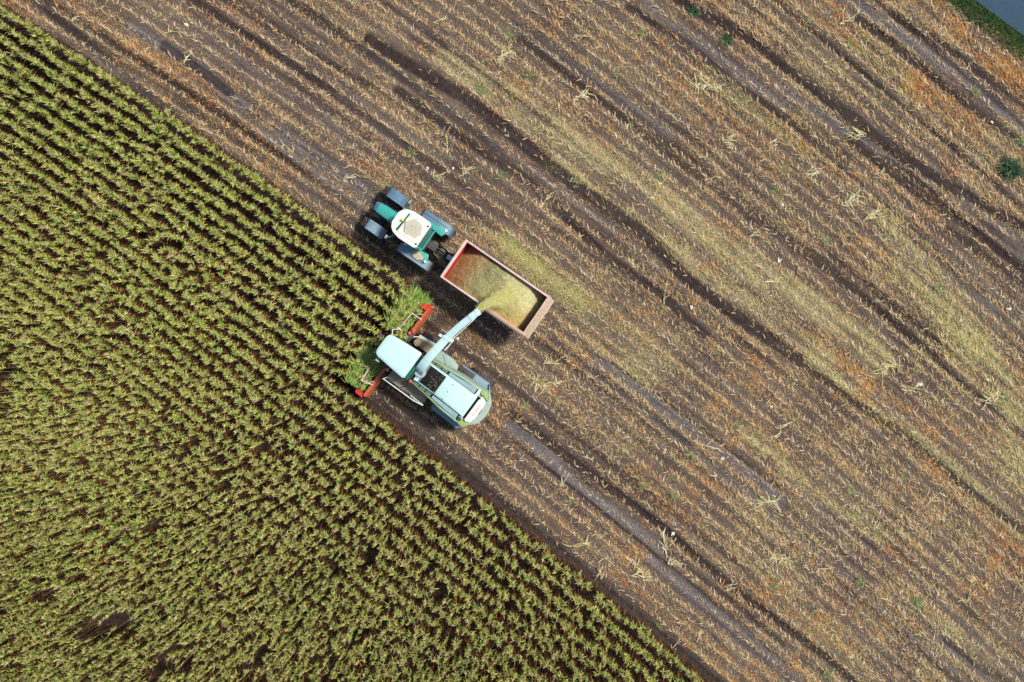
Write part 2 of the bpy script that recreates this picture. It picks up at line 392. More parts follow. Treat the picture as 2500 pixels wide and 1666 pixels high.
corn_in = in_corn(gx, gy).astype(float)  # moist soil under the corn, darkened further to paint in the row shade
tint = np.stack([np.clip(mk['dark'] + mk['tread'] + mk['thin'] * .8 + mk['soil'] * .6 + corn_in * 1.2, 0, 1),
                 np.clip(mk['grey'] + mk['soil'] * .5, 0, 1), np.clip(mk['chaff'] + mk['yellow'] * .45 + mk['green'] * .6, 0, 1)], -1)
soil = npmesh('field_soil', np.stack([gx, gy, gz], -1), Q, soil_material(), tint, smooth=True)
ra = soil.data.attributes.new('rowuv', 'FLOAT_VECTOR', 'POINT')
nn = row_n(gx, gy); uv = np.stack([(gx * .79 - gy * .61) * .45, nn * 4.2, np.zeros_like(gx)], -1).astype(np.float32)
ra.data.foreach_set('vector', uv.ravel())
tag(soil, kind='structure')
def hgt(x, y):
    x = np.atleast_1d(np.asarray(x, float)); y = np.atleast_1d(np.asarray(y, float))
    i = np.clip(np.searchsorted(ax_, x) - 1, 0, nx - 2); j = np.clip(np.searchsorted(ay_, y) - 1, 0, ny - 2)
    fx = (x - ax_[i]) / (ax_[i + 1] - ax_[i]); fy = (y - ay_[j]) / (ay_[j + 1] - ay_[j]); Z = gz.reshape(nx, ny)
    return (Z[i, j] * (1 - fx) + Z[i + 1, j] * fx) * (1 - fy) + (Z[i, j + 1] * (1 - fx) + Z[i + 1, j + 1] * fx) * fy

# ------------------------------------------------------------------ road and verge
def rp(t, w, z): return (_e0[0] + RDIR[0] * t + RNRM[0] * w, _e0[1] + RDIR[1] * t + RNRM[1] * w, z)
rb = B(); rb.loft([[rp(t, 0, -.02), rp(t, 5.5, -.02), rp(t, 5.5, .06), rp(t, 2.75, .11), rp(t, .05, .06)] for t in np.linspace(-60, 60, 25)])
tag(rb.build('road', M['asphalt']), kind='structure')

def strips(base, az, length, width, elev, curl, col, segs=3, roll=None, tipcol=None, widen=.35):
    """many leaf or straw strips at once: base (n,3), az/length/width/elev (start angle above ground)/curl (bend downwards, total)"""
    n = len(base); az = np.asarray(az); ts = np.linspace(0, 1, segs + 1)
    P = np.zeros((n, segs + 1, 3)); P[:, 0] = base
    for i in range(segs):
        e = elev - curl * (i + .5) / segs
        st = (length / segs)[:, None] * np.stack([np.cos(e) * np.cos(az), np.cos(e) * np.sin(az), np.sin(e)], -1)
        P[:, i + 1] = P[:, i] + st
    wv = np.stack([-np.sin(az), np.cos(az), np.zeros(n)], -1)
    if roll is not None:
        wv = wv * np.cos(roll)[:, None] + np.array([0, 0, 1.0]) * np.sin(roll)[:, None]
    prof = np.where(ts < widen, .55 + .45 * ts / widen, 1 - .9 * ((ts - widen) / (1 - widen)) ** 1.5)
    hw = (width[:, None] * prof[None] / 2)[..., None] * wv[:, None]
    V = np.stack([P - hw, P + hw], 2).reshape(-1, 3)
    b = (np.arange(n) * (segs + 1) * 2)[:, None, None]; k = (np.arange(segs) * 2)[None, :, None]
    Qd = b + k + np.array([0, 1, 3, 2])[None, None]
    C = np.repeat(col[:, None], segs + 1, 1)
    if tipcol is not None: C = C * (1 - ts[None, :, None]) + tipcol[:, None] * ts[None, :, None]
    C = np.repeat(C[:, :, None], 2, 2).reshape(-1, 3)
    return V, Qd.reshape(-1, 4), C
def merge(parts):
    Vs, Qs, Cs, o = [], [], [], 0
    for V, Q_, C in parts:
        Vs.append(V); Qs.append(Q_ + o); Cs.append(C); o += len(V)
    return np.concatenate(Vs), np.concatenate(Qs), np.concatenate(Cs)
def pick(pal, n, r=rng, jit=.18):
    pal = np.array(pal); w = pal[:, 3] / pal[:, 3].sum(); i = r.choice(len(pal), n, p=w)
    return np.clip(pal[i, :3] * (1 + (r.random((n, 1)) - .5) * 2 * jit) * (1 + (r.random((n, 3)) - .5) * .12), 0, 1)

# verge grass
nv = 26000
t = rng.uniform(-12, 34, nv); wv_ = -np.abs(rng.normal(0, .45, nv)) - .02
wv_ = np.where(rng.random(nv) < .5, -rng.random(nv) * 1.0, wv_)
bx = _e0[0] + RDIR[0] * t + RNRM[0] * wv_; by = _e0[1] + RDIR[1] * t + RNRM[1] * wv_
far_side = rng.random(nv) < .12
bx = np.where(far_side, bx + RNRM[0] * (6.4), bx); by = np.where(far_side, by + RNRM[1] * 6.4, by)
gcol = pick([(.030, .085, .018, 5), (.045, .12, .02, 3), (.10, .14, .03, 1), (.02, .05, .012, 3)], nv)
V_, Q_, C_ = strips(np.stack([bx, by, np.full(nv, -.03)], -1), rng.uniform(0, 6.28, nv), rng.uniform(.12, .34, nv), rng.uniform(.015, .04, nv),
                    rng.uniform(.7, 1.4, nv), rng.uniform(.3, 1.3, nv), gcol, 2)
tag(npmesh('verge_grass', V_, Q_, M['green'], C_), 'strip of dark green grass between the stubble field and the blue-grey road', 'grass', kind='stuff')

# ------------------------------------------------------------------ litter of straw and leaf shreds over the harvested ground
N0 = 1100000
lx = rng.uniform(-31, 31, N0); ly = rng.uniform(-22, 22, N0)
lm = band_masks(lx, ly); ln = row_n(lx, ly); lic = in_corn(lx, ly)
clump = vnoise(lx * .9, ly * .9, 21) * .55 + vnoise(lx * 2.7, ly * 2.7, 22) * .45
lu = lx * .79 - ly * .61
stk = vnoise(lu * .16 + 60, ln * 1.9 + 30, 23)
rowb = .5 + .5 * np.cos(2 * math.pi * ln)
dens = .08 + .70 * sstep(.38, .66, clump) * (.15 + 1.1 * stk) + .45 * rowb ** 3 * (.2 + 1.2 * stk) + .58 * sstep(.48, .72, stk)
rgt = sstep(-6, 24, lx)
dens *= .66 + .55 * rgt
dens += .75 * lm['orange'] + .75 * lm['yellow'] + .35 * lm['chaff'] + .6 * lm['green']
dens *= (1 - .93 * lm['dark']) * (1 - .86 * lm['grey']) * (1 - .9 * lm['soil']) * (1 - .7 * lm['thin']) * (1 - .6 * lm['tread'])
dens = np.where(lic, .30, dens)
rdl = road_d(lx, ly); dens = np.where(rdl > -.35, 0, dens)
keep = rng.random(N0) < dens * .62
lx, ly, ln, lic, clump, stk, rgt = (a[keep] for a in (lx, ly, ln, lic, clump, stk, rgt)); lm = {k: v[keep] for k, v in lm.items()}
n = len(lx)
tan = pick([(.50, .35, .17, 5), (.62, .50, .30, 3), (.36, .22, .11, 4), (.42, .33, .12, 1.5), (.20, .12, .07, 2)], n)
orng = pick([(.52, .22, .055, 4), (.42, .15, .035, 3), (.56, .32, .11, 3)], n)
yel = pick([(.50, .42, .16, 4), (.56, .48, .26, 3), (.40, .36, .10, 2)], n)
grn = pick([(.22, .34, .08, 3), (.36, .42, .12, 3), (.14, .26, .06, 1)], n)
brn = pick([(.11, .05, .02, 3), (.17, .08, .03, 2), (.06, .03, .015, 2)], n)  # litter under the corn, its brown lowered to carry the shade between rows
onoise = vnoise(lx * .45, ly * .45, 24)
po = np.clip(.10 + .60 * sstep(.5, .75, onoise) * (.4 + .6 * (clump > .5)) + .8 * lm['orange'] - .5 * lm['chaff'], 0, 1)
py_ = np.clip(.10 + .45 * rgt * sstep(.5, .7, vnoise(lx * .3, ly * .3, 25)) + .85 * lm['yellow'] + .55 * lm['chaff'], 0, 1)
pg = np.clip(.012 + .6 * lm['green'] + .06 * lm['yellow'], 0, 1)
c = tan; u_ = rng.random(n)
c = np.where((u_ < po)[:, None], orng, c); u_ = rng.random(n)
c = np.where((u_ < py_)[:, None], yel, c); u_ = rng.random(n)
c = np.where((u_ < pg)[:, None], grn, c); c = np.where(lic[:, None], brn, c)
az = np.where(rng.random(n) < .72, R(118) + rng.normal(0, .28, n), rng.uniform(0, 6.28, n))
az = np.where((rgt < .25) & (rng.random(n) < .45), rng.uniform(0, 6.28, n), az)
az += np.where(rng.random(n) < .35, math.pi, 0)
big_ = rng.random(n) < .08 + .28 * rgt * sstep(.45, .7, vnoise(lx * .6 + 11, ly * .6, 26))
ll = np.where(big_, rng.uniform(.18, .36, n), rng.uniform(.06, .18, n)); ww = np.where(big_, rng.uniform(.018, .038, n), rng.uniform(.010, .026, n))
lz = hgt(lx, ly) + rng.random(n) * .02 + .006
el = np.abs(rng.normal(.18, .25, n))
V_, Q_, C_ = strips(np.stack([lx, ly, lz], -1), az, ll, ww, el, el * 1.6 + .1, c, 2, roll=rng.normal(0, .5, n))
tag(npmesh('straw_litter', V_, Q_, M['straw'], C_), 'tan and orange shredded straw and leaf litter strewn over the harvested field', 'straw', kind='stuff')

# stubble: the cut stalks, standing in the crop rows
def row_points(n_idx, step, X0=-500, X1=3300):
    out = []
    for k in n_idx:
        X = np.arange(X0, X1, step * CANZ * .79 * (1))
        Y0 = 21 + 0.64 * X + 0.47e-4 * X * X
        Y = Y0 + (k * 38 * (1 + .00013 * X) if k > 0 else k * 42.0)
        out.append(np.stack([(X - 1250) / CANZ, (833 - Y) / CANZ, np.full(len(X), float(k))], -1))
    return np.concatenate(out)
sp = row_points(range(-52, 10), .12)
sp[:, 0] += rng.normal(0, .04, len(sp)); sp[:, 1] += rng.normal(0, .045, len(sp))
ok = (~in_corn(sp[:, 0], sp[:, 1], .05)) & (np.abs(sp[:, 0]) < 31) & (np.abs(sp[:, 1]) < 22) & (road_d(sp[:, 0], sp[:, 1]) < -1.1) & (rng.random(len(sp)) < .92)
sp = sp[ok]; sm = band_masks(sp[:, 0], sp[:, 1])
ok = rng.random(len(sp)) < (1 - .82 * sm['dark']) * (1 - .50 * np.clip(sm['grey'] + sm['soil'] + sm['thin'], 0, 1)); sp = sp[ok]
n = len(sp); parts = []
scol = pick([(.70, .57, .36, 5), (.56, .41, .22, 4), (.56, .29, .10, 2), (.36, .24, .14, 1)], n)
sb = np.stack([sp[:, 0], sp[:, 1], hgt(sp[:, 0], sp[:, 1]) - .02], -1)
saz = R(118) + rng.normal(0, .2, n); sln = rng.uniform(.16, .32, n); sel = rng.uniform(.25, .85, n)
for ro in (0.0, 1.57):
    parts.append(strips(sb, saz, sln, np.full(n, .032), sel, np.full(n, .0), scol, 1, roll=np.full(n, ro), widen=.9))
# a sheath leaf hanging off most stubs
parts.append(strips(sb + np.array([0, 0, .05]), saz + rng.normal(0, .6, n), sln * 1.2, rng.uniform(.02, .045, n), sel * .6, rng.uniform(.4, 1.0, n), scol * .9, 2))
V_, Q_, C_ = merge(parts)
tag(npmesh('stubble', V_, Q_, M['straw'], C_), 'pale cut corn stubble standing in rows across the harvested field', 'stubble', kind='stuff')

# ------------------------------------------------------------------ corn
GREENS = [(.27, .37, .050, 4), (.44, .47, .10, 4), (.09, .25, .035, 2), (.56, .52, .17, 2.5)]
BROWNS = [(.075, .027, .009, 4), (.025, .011, .005, 6), (.24, .095, .028, 2)]  # brown lower leaves, mostly near black: shade of the row gaps put into colour
def plants(P, seed, wild, fresh, side=None, leaf_tone=None, wy=None):
    """P (n,3) plant feet; wild 0..1 how wind-tossed; fresh 0..1 how green. Returns (stalk, leaves, tassel) arrays"""
    r = np.random.default_rng(seed); n = len(P); hgt_ = r.uniform(1.8, 2.4, n)
    rowdir = R(-36)
    lean_az = r.uniform(0, 6.28, n); lean = np.abs(r.normal(0, .05 + .22 * wild, n))
    if side is not None: lean_az = np.where(side[:, 0] > 0, side[:, 1] + r.normal(0, .3, n), lean_az); lean = np.where(side[:, 0] > 0, side[:, 0] * r.uniform(.5, 1.1, n), lean)
    ld = np.stack([np.cos(lean_az) * np.sin(lean), np.sin(lean_az) * np.sin(lean), np.cos(lean)], -1)
    top = P + ld * hgt_[:, None]
    stc = pick([(.24, .20, .07, 3), (.20, .11, .05, 2)], n, r)
    stalk = []
    for k in range(2):
        w = np.full(n, .035); h2 = hgt_[:, None] * .5
        a = lean_az + (0 if k == 0 else 1.57)
        V, Q_, C = strips(P, np.zeros(n), hgt_ * .92, w, np.full(n, 1.57), np.zeros(n), stc, 2, roll=None, widen=.9)
        # rebuild along the leaning axis
        ts = np.repeat(np.linspace(0, .93, 3), 2)[None, :, None]; sgn = np.tile([-1, 1], 3)[None, :, None]
        wv = np.stack([-np.sin(a), np.cos(a), 0 * a], -1)[:, None]
        V = (P[:, None] + (top - P)[:, None] * ts + wv * sgn * .017).reshape(-1, 3)
        stalk.append((V, Q_, C))
    leaves = []
    NL = 13
    for k in range(NL):
        f = (k + .5) / NL                                    # 0 bottom .. 1 top
        hh = .26 + .72 * f ** .75 + r.normal(0, .02, n)
        base = P + (top - P) * hh[:, None]
        side_ = np.where((k % 2 == 0), 1, -1)
        a = rowdir + math.pi / 2 * side_ + r.normal(0, .5, n)       # leaves spread across the row
        up = R(100)                                                # the wind sets them towards the top of the picture
        wb = .80 + .75 * sstep(2, -8, P[:, 1]) if wy is None else wy
        a = np.arctan2(np.sin(a) + wb * math.sin(up), np.cos(a) + wb * math.cos(up))
        ln_ = (.42 - .16 * abs(f - .5)) * r.uniform(.5, 1.35, n)
        if f > .66:
            el_ = r.uniform(.85, 1.42, n); cu = r.uniform(.5, 1.5, n); ln_ = ln_ * .72
            col = pick(GREENS, n, r); dry = r.random(n) > fresh
            col = np.where(dry[:, None], pick([(.52, .44, .20, 3), (.46, .36, .16, 2), (.38, .22, .07, .7)], n, r), col)
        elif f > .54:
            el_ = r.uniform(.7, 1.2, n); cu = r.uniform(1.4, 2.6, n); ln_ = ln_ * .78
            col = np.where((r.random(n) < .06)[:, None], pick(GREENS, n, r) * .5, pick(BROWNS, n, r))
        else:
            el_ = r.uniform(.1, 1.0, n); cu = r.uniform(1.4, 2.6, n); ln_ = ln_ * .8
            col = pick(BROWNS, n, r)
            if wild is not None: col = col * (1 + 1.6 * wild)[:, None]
        wd = r.uniform(.035, .065, n)
        if f > .62:
            leaves.append(strips(base + np.array([0, 0, .05]), a + r.uniform(-.9, .9, n), ln_ * .75, wd * .75, np.clip(el_ * 1.05, 0, 1.5), cu * .7, pick(GREENS, n, r) * r.uniform(.8, 1.15, (n, 1)), 3, roll=r.normal(0, .35, n), widen=.3))
            leaves.append(strips(base + np.array([0, 0, .03]), a + r.choice([-1, 1], n) * r.uniform(.5, 1.2, n), ln_ * .85, wd * .8, el_ * .95, cu, pick(GREENS, n, r) * r.uniform(.75, 1.1, (n, 1)), 3, roll=r.normal(0, .35, n), widen=.3))
        tip = np.where((r.random(n) < .4)[:, None], np.clip(col * np.array([1.3, 1.15, 1.1]), 0, 1), col)
        if leaf_tone is not None: col = col * leaf_tone[:, None]; tip = tip * leaf_tone[:, None]
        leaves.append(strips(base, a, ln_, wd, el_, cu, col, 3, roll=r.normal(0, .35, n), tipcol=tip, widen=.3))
    tas = []
    tc_ = pick([(.62, .50, .28, 2), (.50, .40, .18, 2), (.50, .50, .16, 4)], n, r)
    for k in range(5):
        a = r.uniform(0, 6.28, n) if k else lean_az
        a = np.arctan2(np.sin(a) + .6, np.cos(a) - .1)
        tas.append(strips(top - ld * .05, a, r.uniform(.14, .26, n) if k else r.uniform(.25, .36, n), np.full(n, .018), r.uniform(.6, 1.3, n) if k else np.full(n, 1.2), r.uniform(.2, .9, n), tc_, 2, widen=.5))
    return merge(stalk), merge(leaves), merge(tas)
cp = row_points(range(0, 78), .115, -700, 2600)
cp[:, 0] += rng.normal(0, .035, len(cp)); cp[:, 1] += rng.normal(0, .045, len(cp))
wl_ = vnoise(cp[:, 0] * .33, cp[:, 1] * .33, 31) * .6 + vnoise(cp[:, 0] * .8, cp[:, 1] * .8, 32) * .4
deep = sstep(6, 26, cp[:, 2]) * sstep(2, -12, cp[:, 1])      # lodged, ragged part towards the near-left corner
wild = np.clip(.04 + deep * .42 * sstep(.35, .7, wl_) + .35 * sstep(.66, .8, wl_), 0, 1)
leaf_tone = .90 * np.clip(1.08 - .55 * deep * vnoise(cp[:, 0] * .5 + 7, cp[:, 1] * .5, 36) - .25 * sstep(-18, -28, cp[:, 0]), .4, 1.1) * (.8 + .4 * vnoise(cp[:, 0] * 1.7 + 7, cp[:, 1] * 1.7, 37))  # leaf tone: patchy, darker in the deep part and towards the far left
cp[:, :2] += rng.normal(0, 1, (len(cp), 2)) * (.05 * wild)[:, None]
gap = vnoise(cp[:, 0] * .55, cp[:, 1] * .55, 33)
ok = in_corn(cp[:, 0], cp[:, 1]) & (np.abs(cp[:, 0]) < 32) & (np.abs(cp[:, 1]) < 22.5) & (rng.random(len(cp)) < .95)
ok &= ~((gap > .91 - .05 * deep) & (rng.random(len(cp)) < .75))
cp, wild, leaf_tone = cp[ok], wild[ok], leaf_tone[ok]
fresh = np.clip(.42 - .35 * sstep(.45, .7, vnoise(cp[:, 0] * .22 + 3, cp[:, 1] * .22, 38)) * sstep(2, 14, cp[:, 2]) + .8 * (vnoise(cp[:, 0] * .4, cp[:, 1] * .4, 34) - .35) + .25 * (vnoise(cp[:, 0] * 2.2, cp[:, 1] * 2.2, 35) - .5), .1, .95)
P = np.stack([cp[:, 0], cp[:, 1], np.zeros(len(cp))], -1)
f_, l_ = hv_local(P[:, 0], P[:, 1])
hd = ((f_ < 4.3) & (l_ > -3.2) & (l_ < 3.5))
side = np.zeros((len(P), 2)); side[:, 0] = np.where(hd, .55 * (4.3 - f_) / 1.3, 0)
mouth = np.array([HV_O[0] - math.cos(R(HV_A)) * 2.4, HV_O[1] + math.sin(R(HV_A)) * 2.4])
side[:, 1] = np.arctan2(P[:, 1] * 0 + mouth[1] + .9 - P[:, 1], mouth[0] - P[:, 0])
fresh = np.where(hd, .9, fresh)
print('corn plants', len(P))
order = np.argsort(np.hypot(P[:, 0], P[:, 1])); near, rest = order[:300], order[300:]
(sV, sQ, sC), (lV, lQ, lC), (tV, tQ, tC) = plants(P[rest], 5, wild[rest], fresh[rest], side[rest], leaf_tone[rest])
V_, Q_, C_ = merge([(sV, sQ, sC), (lV, lQ, lC), (tV, tQ, tC)])
tag(npmesh('corn_crop', V_, Q_, M['leaf'], C_), 'ripening corn standing in dense curving rows over the lower left field', 'corn', kind='stuff')
for q, i in enumerate(near):
    st, lf, ts = plants(P[i:i + 1] * 0, 1000 + q, wild[i:i + 1], fresh[i:i + 1], side[i:i + 1], leaf_tone[i:i + 1], wy=float(.80 + .75 * sstep(2, -8, P[i, 1])))
    root = empty('corn_plant', tuple(P[i]))
    tag(root, 'tall yellow-green corn plant in the uncut rows nearest the forage harvester', 'corn plant', 'corn plants standing nearest the harvester')
    npmesh('stalk', st[0], st[1], M['leaf'], st[2], root); npmesh('leaves', lf[0], lf[1], M['leaf'], lf[2], root); npmesh('tassel', ts[0], ts[1], M['leaf'], ts[2], root)

# ------------------------------------------------------------------ shared builders
def wheel(parent, x, y, r, w, lugs=22, rim=None, rname='wheel'):
    """thing > wheel > tyre, rim"""
    h = bpy.data.objects.new(rname, None); COL.objects.link(h); h.parent = parent; h.location = (x, y, r)
    b = B(); prof = [(-.5, .60), (-.5, .86), (-.44, .95), (-.25, .975), (.25, .975), (.44, .95), (.5, .86), (.5, .60)]
    rings = []
    for k in range(40):
        a = 2 * math.pi * k / 40; rings.append([(r * q * math.cos(a), w * p, r * q * math.sin(a)) for p, q in prof])
    rings.append(rings[0]); b.loft(rings, closed=True, caps=False)
    for k in range(lugs):
        for s in (-1, 1):
            a0 = 2 * math.pi * (k + (.5 if s > 0 else 0)) / lugs; a1 = a0 + .22
            pts = []
            for rr in (.965, 1.03):
                for (yy, aa) in ((.02 * s, a1), (.02 * s, a1 + .07), (.49 * s, a0 + .07), (.49 * s, a0)):
                    pts.append((r * rr * math.cos(aa), w * yy, r * rr * math.sin(aa)))
            b.loft([pts[:4], pts[4:]])
    b.build('tyre', M['rubber'], h)
    c = B(); c.cyl((0, -w * .36, 0), (0, w * .36, 0), r * .60, n=28); c.cyl((0, -w * .47, 0), (0, w * .47, 0), r * .22, n=16)
    c.build('rim', rim or M['rimgreen'], h)
    return h
def part(b, name, m, parent, **k): return b.build(name, M[m], parent, **k)
def sym(pts): return pts + [(x, -y) for x, y in pts[::-1]]

# ------------------------------------------------------------------ tractor
T = empty('tractor', (-4.48, 5.21, 0), R(180 - 34.4))
tag(T, 'teal green tractor with a cream cab roof and blue-grey fenders, towing the red trailer', 'tractor')
b = B(); b.box(-.9, 2.7, -.26, .26, .55, 1.15, .04); b.box(2.3, 2.6, -1.0, 1.0, .55, .75, .03); b.box(-.28, .0, -1.0, 1.0, .62, .95, .05)
b.box(-.3, 1.25, -.5, .5, .9, 1.3, .05); part(b, 'chassis', 'dark', T)
b = B()
b.loft([[(x, y * w, z) for y, z in ((-1, 1.1), (-1, zt - .18), (-.82, zt - .04), (-.4, zt), (.4, zt), (.82, zt - .04), (1, zt - .18), (1, 1.1))] for x, w, zt in ((1.15, .33, 2.02), (1.7, .33, 1.99), (2.3, .31, 1.93), (2.72, .29, 1.86))])
hood = part(b, 'hood', 'teal', T)
b = B(); [b.box(1.5 + .22 * k, 1.66 + .22 * k, s * .322 - .012, s * .322 + .012, 1.35, 1.62, .008) for k in range(5) for s in (-1, 1)]; part(b, 'side_vent', 'dark', hood)
b = B(); b.loft([[(x, y * w, z) for y, z in ((-1, 1.0), (-1, zt - .18), (-.82, zt - .04), (-.4, zt), (.4, zt), (.82, zt - .04), (1, zt - .18), (1, 1.0))] for x, w, zt in ((2.73, .28, 1.85), (2.86, .26, 1.80), (2.98, .18, 1.66))])
part(b, 'nose', 'blue', T)
for s in (-1, 1):
    b = B(); b.box(2.90, 3.0, s * .14 - .06, s * .14 + .06, 1.42, 1.55, .02); part(b, 'headlight', 'whitelens', T)
b = B(); b.box(2.6, 3.15, -.3, .3, .5, .95, .05); b.box(3.05, 3.2, -.2, .2, .45, .8, .03); part(b, 'front_weight', 'dark', T)
# cab
b = B(); b.prism(sym([(1.28, .50), (.9, .66), (-.25, .66)]), 1.25, 2.72, .03, top=sym([(1.15, .48), (.8, .68), (-.15, .66)])); cab = part(b, 'cab', 'glass', T)
b = B()
for s in (-1, 1):
    b.tube([(1.29, s * .51, 1.25), (1.16, s * .49, 2.74)], .035); b.tube([(-.27, s * .67, 1.25), (-.17, s * .67, 2.74)], .045); b.tube([(.45, s * .69, 1.25), (.42, s * .70, 2.74)], .03)
    b.tube([(1.29, s * .51, 1.25), (.9, s * .67, 1.25), (-.27, s * .67, 1.25)], .04)
part(b, 'frame', 'teal', cab)
b = B(); b.prism([(-.20, -.60), (-.20, .60), (-.44, .56), (-.44, -.56)], 2.55, [2.80, 2.80, 2.62, 2.62], .015); part(b, 'rear_window', 'tealdark', T)
b = B()
b.prism([(-.47, -.60), (-.47, .60), (-.43, .62), (-.43, -.62)], 2.50, 2.63, .01)
for s in (-1, 1): b.box(-.46, -.18, s * .585 - .03, s * .585 + .03, 2.56, 2.80, .012)
part(b, 'window_frame', 'teal', T)
b = B(); b.prism(sym([(1.48, .28), (1.37, .50), (1.18, .66), (.78, .76), (-.10, .74), (-.20, .66)]), 2.74, 3.0, .05, seg=3)
b.prism(sym([(1.16, .36), (1.0, .50), (.0, .52)]), 2.99, 3.035, .02); roof = part(b, 'roof', 'cream', T)
b = B(); [b.box(-.165, -.07, s * .52 - .045, s * .52 + .045, 2.97, 3.02, .01) for s in (-1, 1)]; part(b, 'work_lights', 'black', roof)
b = B(); b.cyl((1.06, -.07, 3.03), (1.06, -.07, 3.06), .085); b.dome((1.06, -.07, 3.08), .075, .13); part(b, 'beacon', 'yellow', T)
b = B(); b.prism([(.90, -.52), (.98, -.55), (1.08, .46), (.98, .46)], 3.045, 3.085, .012); b.tube([(.99, -.5, 3.02), (.99, -.5, 3.08)], .015); b.tube([(1.04, .4, 3.02), (1.04, .4, 3.08)], .015)
b.tube([(1.0, -.3, 3.09), (.66, .36, 3.07)], .014); part(b, 'aerial_bar', 'tealdark', T)
for s in (-1, 1):
    b = B(); b.cyl((.35, s * .79, 2.72), (.35, s * .79, 2.86), .055); part(b, 'cab_lamp', 'redlens', T)
    # rear fender: curved dusty plate over the tyre with a green inner part
    def arc(y0, y1, r0, x0=-.15, z0=.88, a0=18, a1=168, n=9):
        return [[(x0 + r * math.cos(R(a)), y, z0 + r * math.sin(R(a))) for (y, r) in ((y0, r0), (y1, r0), (y1, r0 + .05), (y0, r0 + .05))] for a in np.linspace(a0, a1, n)]
    b = B(); ya, yb = sorted((s * .80, s * 1.27)); pf = [(.86, ), ]
    xs = [(.84, 1.35), (.80, 1.62), (.66, 1.80), (.35, 1.88), (-.2, 1.90), (-.75, 1.86), (-.98, 1.72), (-1.06, 1.45)]
    b.loft([[(x, ya, z), (x, yb, z - .05), (x, yb, z), (x, ya, z + .05)] if s > 0 else [(x, ya, z - .05), (x, yb, z), (x, yb, z + .05), (x, ya, z)] for x, z in xs])
    rf = part(b, 'rear_fender', 'bluedust' if s > 0 else 'blue', T)
    b = B(); ribs = [(x, z + .055) for x, z in xs[1:6]]
    for yy in (.93, 1.10):
        for (xa, za), (xb, zb) in zip(ribs[:-1], ribs[1:]): b.cyl((xa, s * yy, za), (xb, s * yy, zb), .012, n=6)
    part(b, 'rib', 'bluedust', rf)
    b = B(); b.prism([(.62, s * .66), (.60, s * .86), (-.35, s * .90), (-.72, s * 1.02), (-.86, s * .80), (-.74, s * .55), (-.3, s * .6)][::(1 if s < 0 else -1)], 1.84, 2.0, .03); part(b, 'inner_fender', 'teal', T)
    b = B(); b.cyl((-.80, s * (.93 if s < 0 else .95), 1.88), (-.80, s * (.93 if s < 0 else .95), 2.05), .06); part(b, 'tail_lamp', 'whitelens', T)
    wheel(T, -.15, s * .99, .90, .54, 24)
    # front fender and wheel
    b = B(); xs2 = [(2.84, 1.36), (2.82, 1.44), (2.70, 1.53), (2.4, 1.57), (2.0, 1.50), (1.82, 1.25)]
    b.loft([[(x, s * .98 - .27, z), (x, s * .98 + .27, z), (x, s * .98 + .27, z + .035), (x, s * .98 - .27, z + .035)] for x, z in xs2])
    part(b, 'front_fender', 'bluedust' if s > 0 else 'blue', T)
    wheel(T, 2.52, s * .98, .74, .48, 20)
    # mirror on its arm
    b = B(); b.tube([(1.15, s * .60, 2.45), (1.25, s * .95, 2.5), (1.42, s * 1.02, 2.5)], .02); b.tube([(1.15, s * .60, 2.2), (1.25, s * .93, 2.25), (1.25, s * .95, 2.5)], .015)
    ma = part(b, 'mirror_arm', 'teal', T)
    b = B(); b.box(1.36, 1.46, s * 1.03 - .10, s * 1.03 + .10, 2.25, 2.55, .02); part(b, 'mirror', 'chrome', ma)
b = B(); b.cyl((1.42, -.62, 1.2), (1.42, -.62, 2.62), .055); b.cyl((1.42, -.62, 1.5), (1.42, -.62, 2.2), .09); part(b, 'exhaust', 'chrome', T)
b = B()
for k in range(3): b.box(.35 - .0 * k, .75, .72 + .07 * k, .98 + .05 * k, 1.0 - .28 * k, 1.04 - .28 * k, .01)
part(b, 'step', 'dark', T)
b = B(); b.box(.15, 1.2, -.95, -.52, .55, 1.15, .06); part(b, 'fuel_tank', 'dark', T)
b = B()
for s in (-1, 1): b.tube([(-.75, s * .18, .95), (-1.25, s * .42, .62), (-1.45, s * .42, .6)], .045); b.tube([(-.8, s * .32, 1.35), (-1.2, s * .42, .7)], .03)
b.box(-1.25, -.8, -.16, .16, .5, .95, .03); b.box(-1.5, -1.1, -.07, .07, .5, .58, .02); part(b, 'linkage', 'chrome', T)
b = B(); rr = random.Random(3)
for k in range(7):
    y = rr.uniform(-.25, .25); b.tube([(-.78, y, 1.2), (-1.1, y + rr.uniform(-.1, .1), 1.25), (-1.5, y * .5, .95 + rr.uniform(0, .2)), (-1.9, y * .3, .85)], .018, 6)
part(b, 'hydraulic_hose', 'black', T)

# ------------------------------------------------------------------ trailer
K = empty('tipping_trailer', (-.733, 2.591, 0), R(180 - 34.5))
tag(K, 'red tipping trailer with scuffed rims, filling with chopped maize behind the tractor', 'trailer')
b = B(); b.box(-2.2, 2.55, -.45, -.33, .75, 1.0, .02); b.box(-2.2, 2.55, .33, .45, .75, 1.0, .02)
[b.box(x - .05, x + .05, -1.0, 1.0, .85, 1.0, .02) for x in (-2.1, -1.2, -.3, .6, 1.5, 2.4)]; part(b, 'chassis', 'dark', K)
b = B(); b.box(-2.28, 2.6, -1.06, 1.06, 1.0, 1.06, .01); part(b, 'floor', 'redold', K)
b = B(); b.box(2.50, 2.56, -1.06, 1.06, 1.06, 2.66, .008); [b.box(2.56, 2.62, y - .04, y + .04, 1.06, 2.6, .008) for y in (-.7, 0, .7)]; part(b, 'front_wall', 'redbright', K)  # brighter red than the side walls: its sunlit look put into the paint
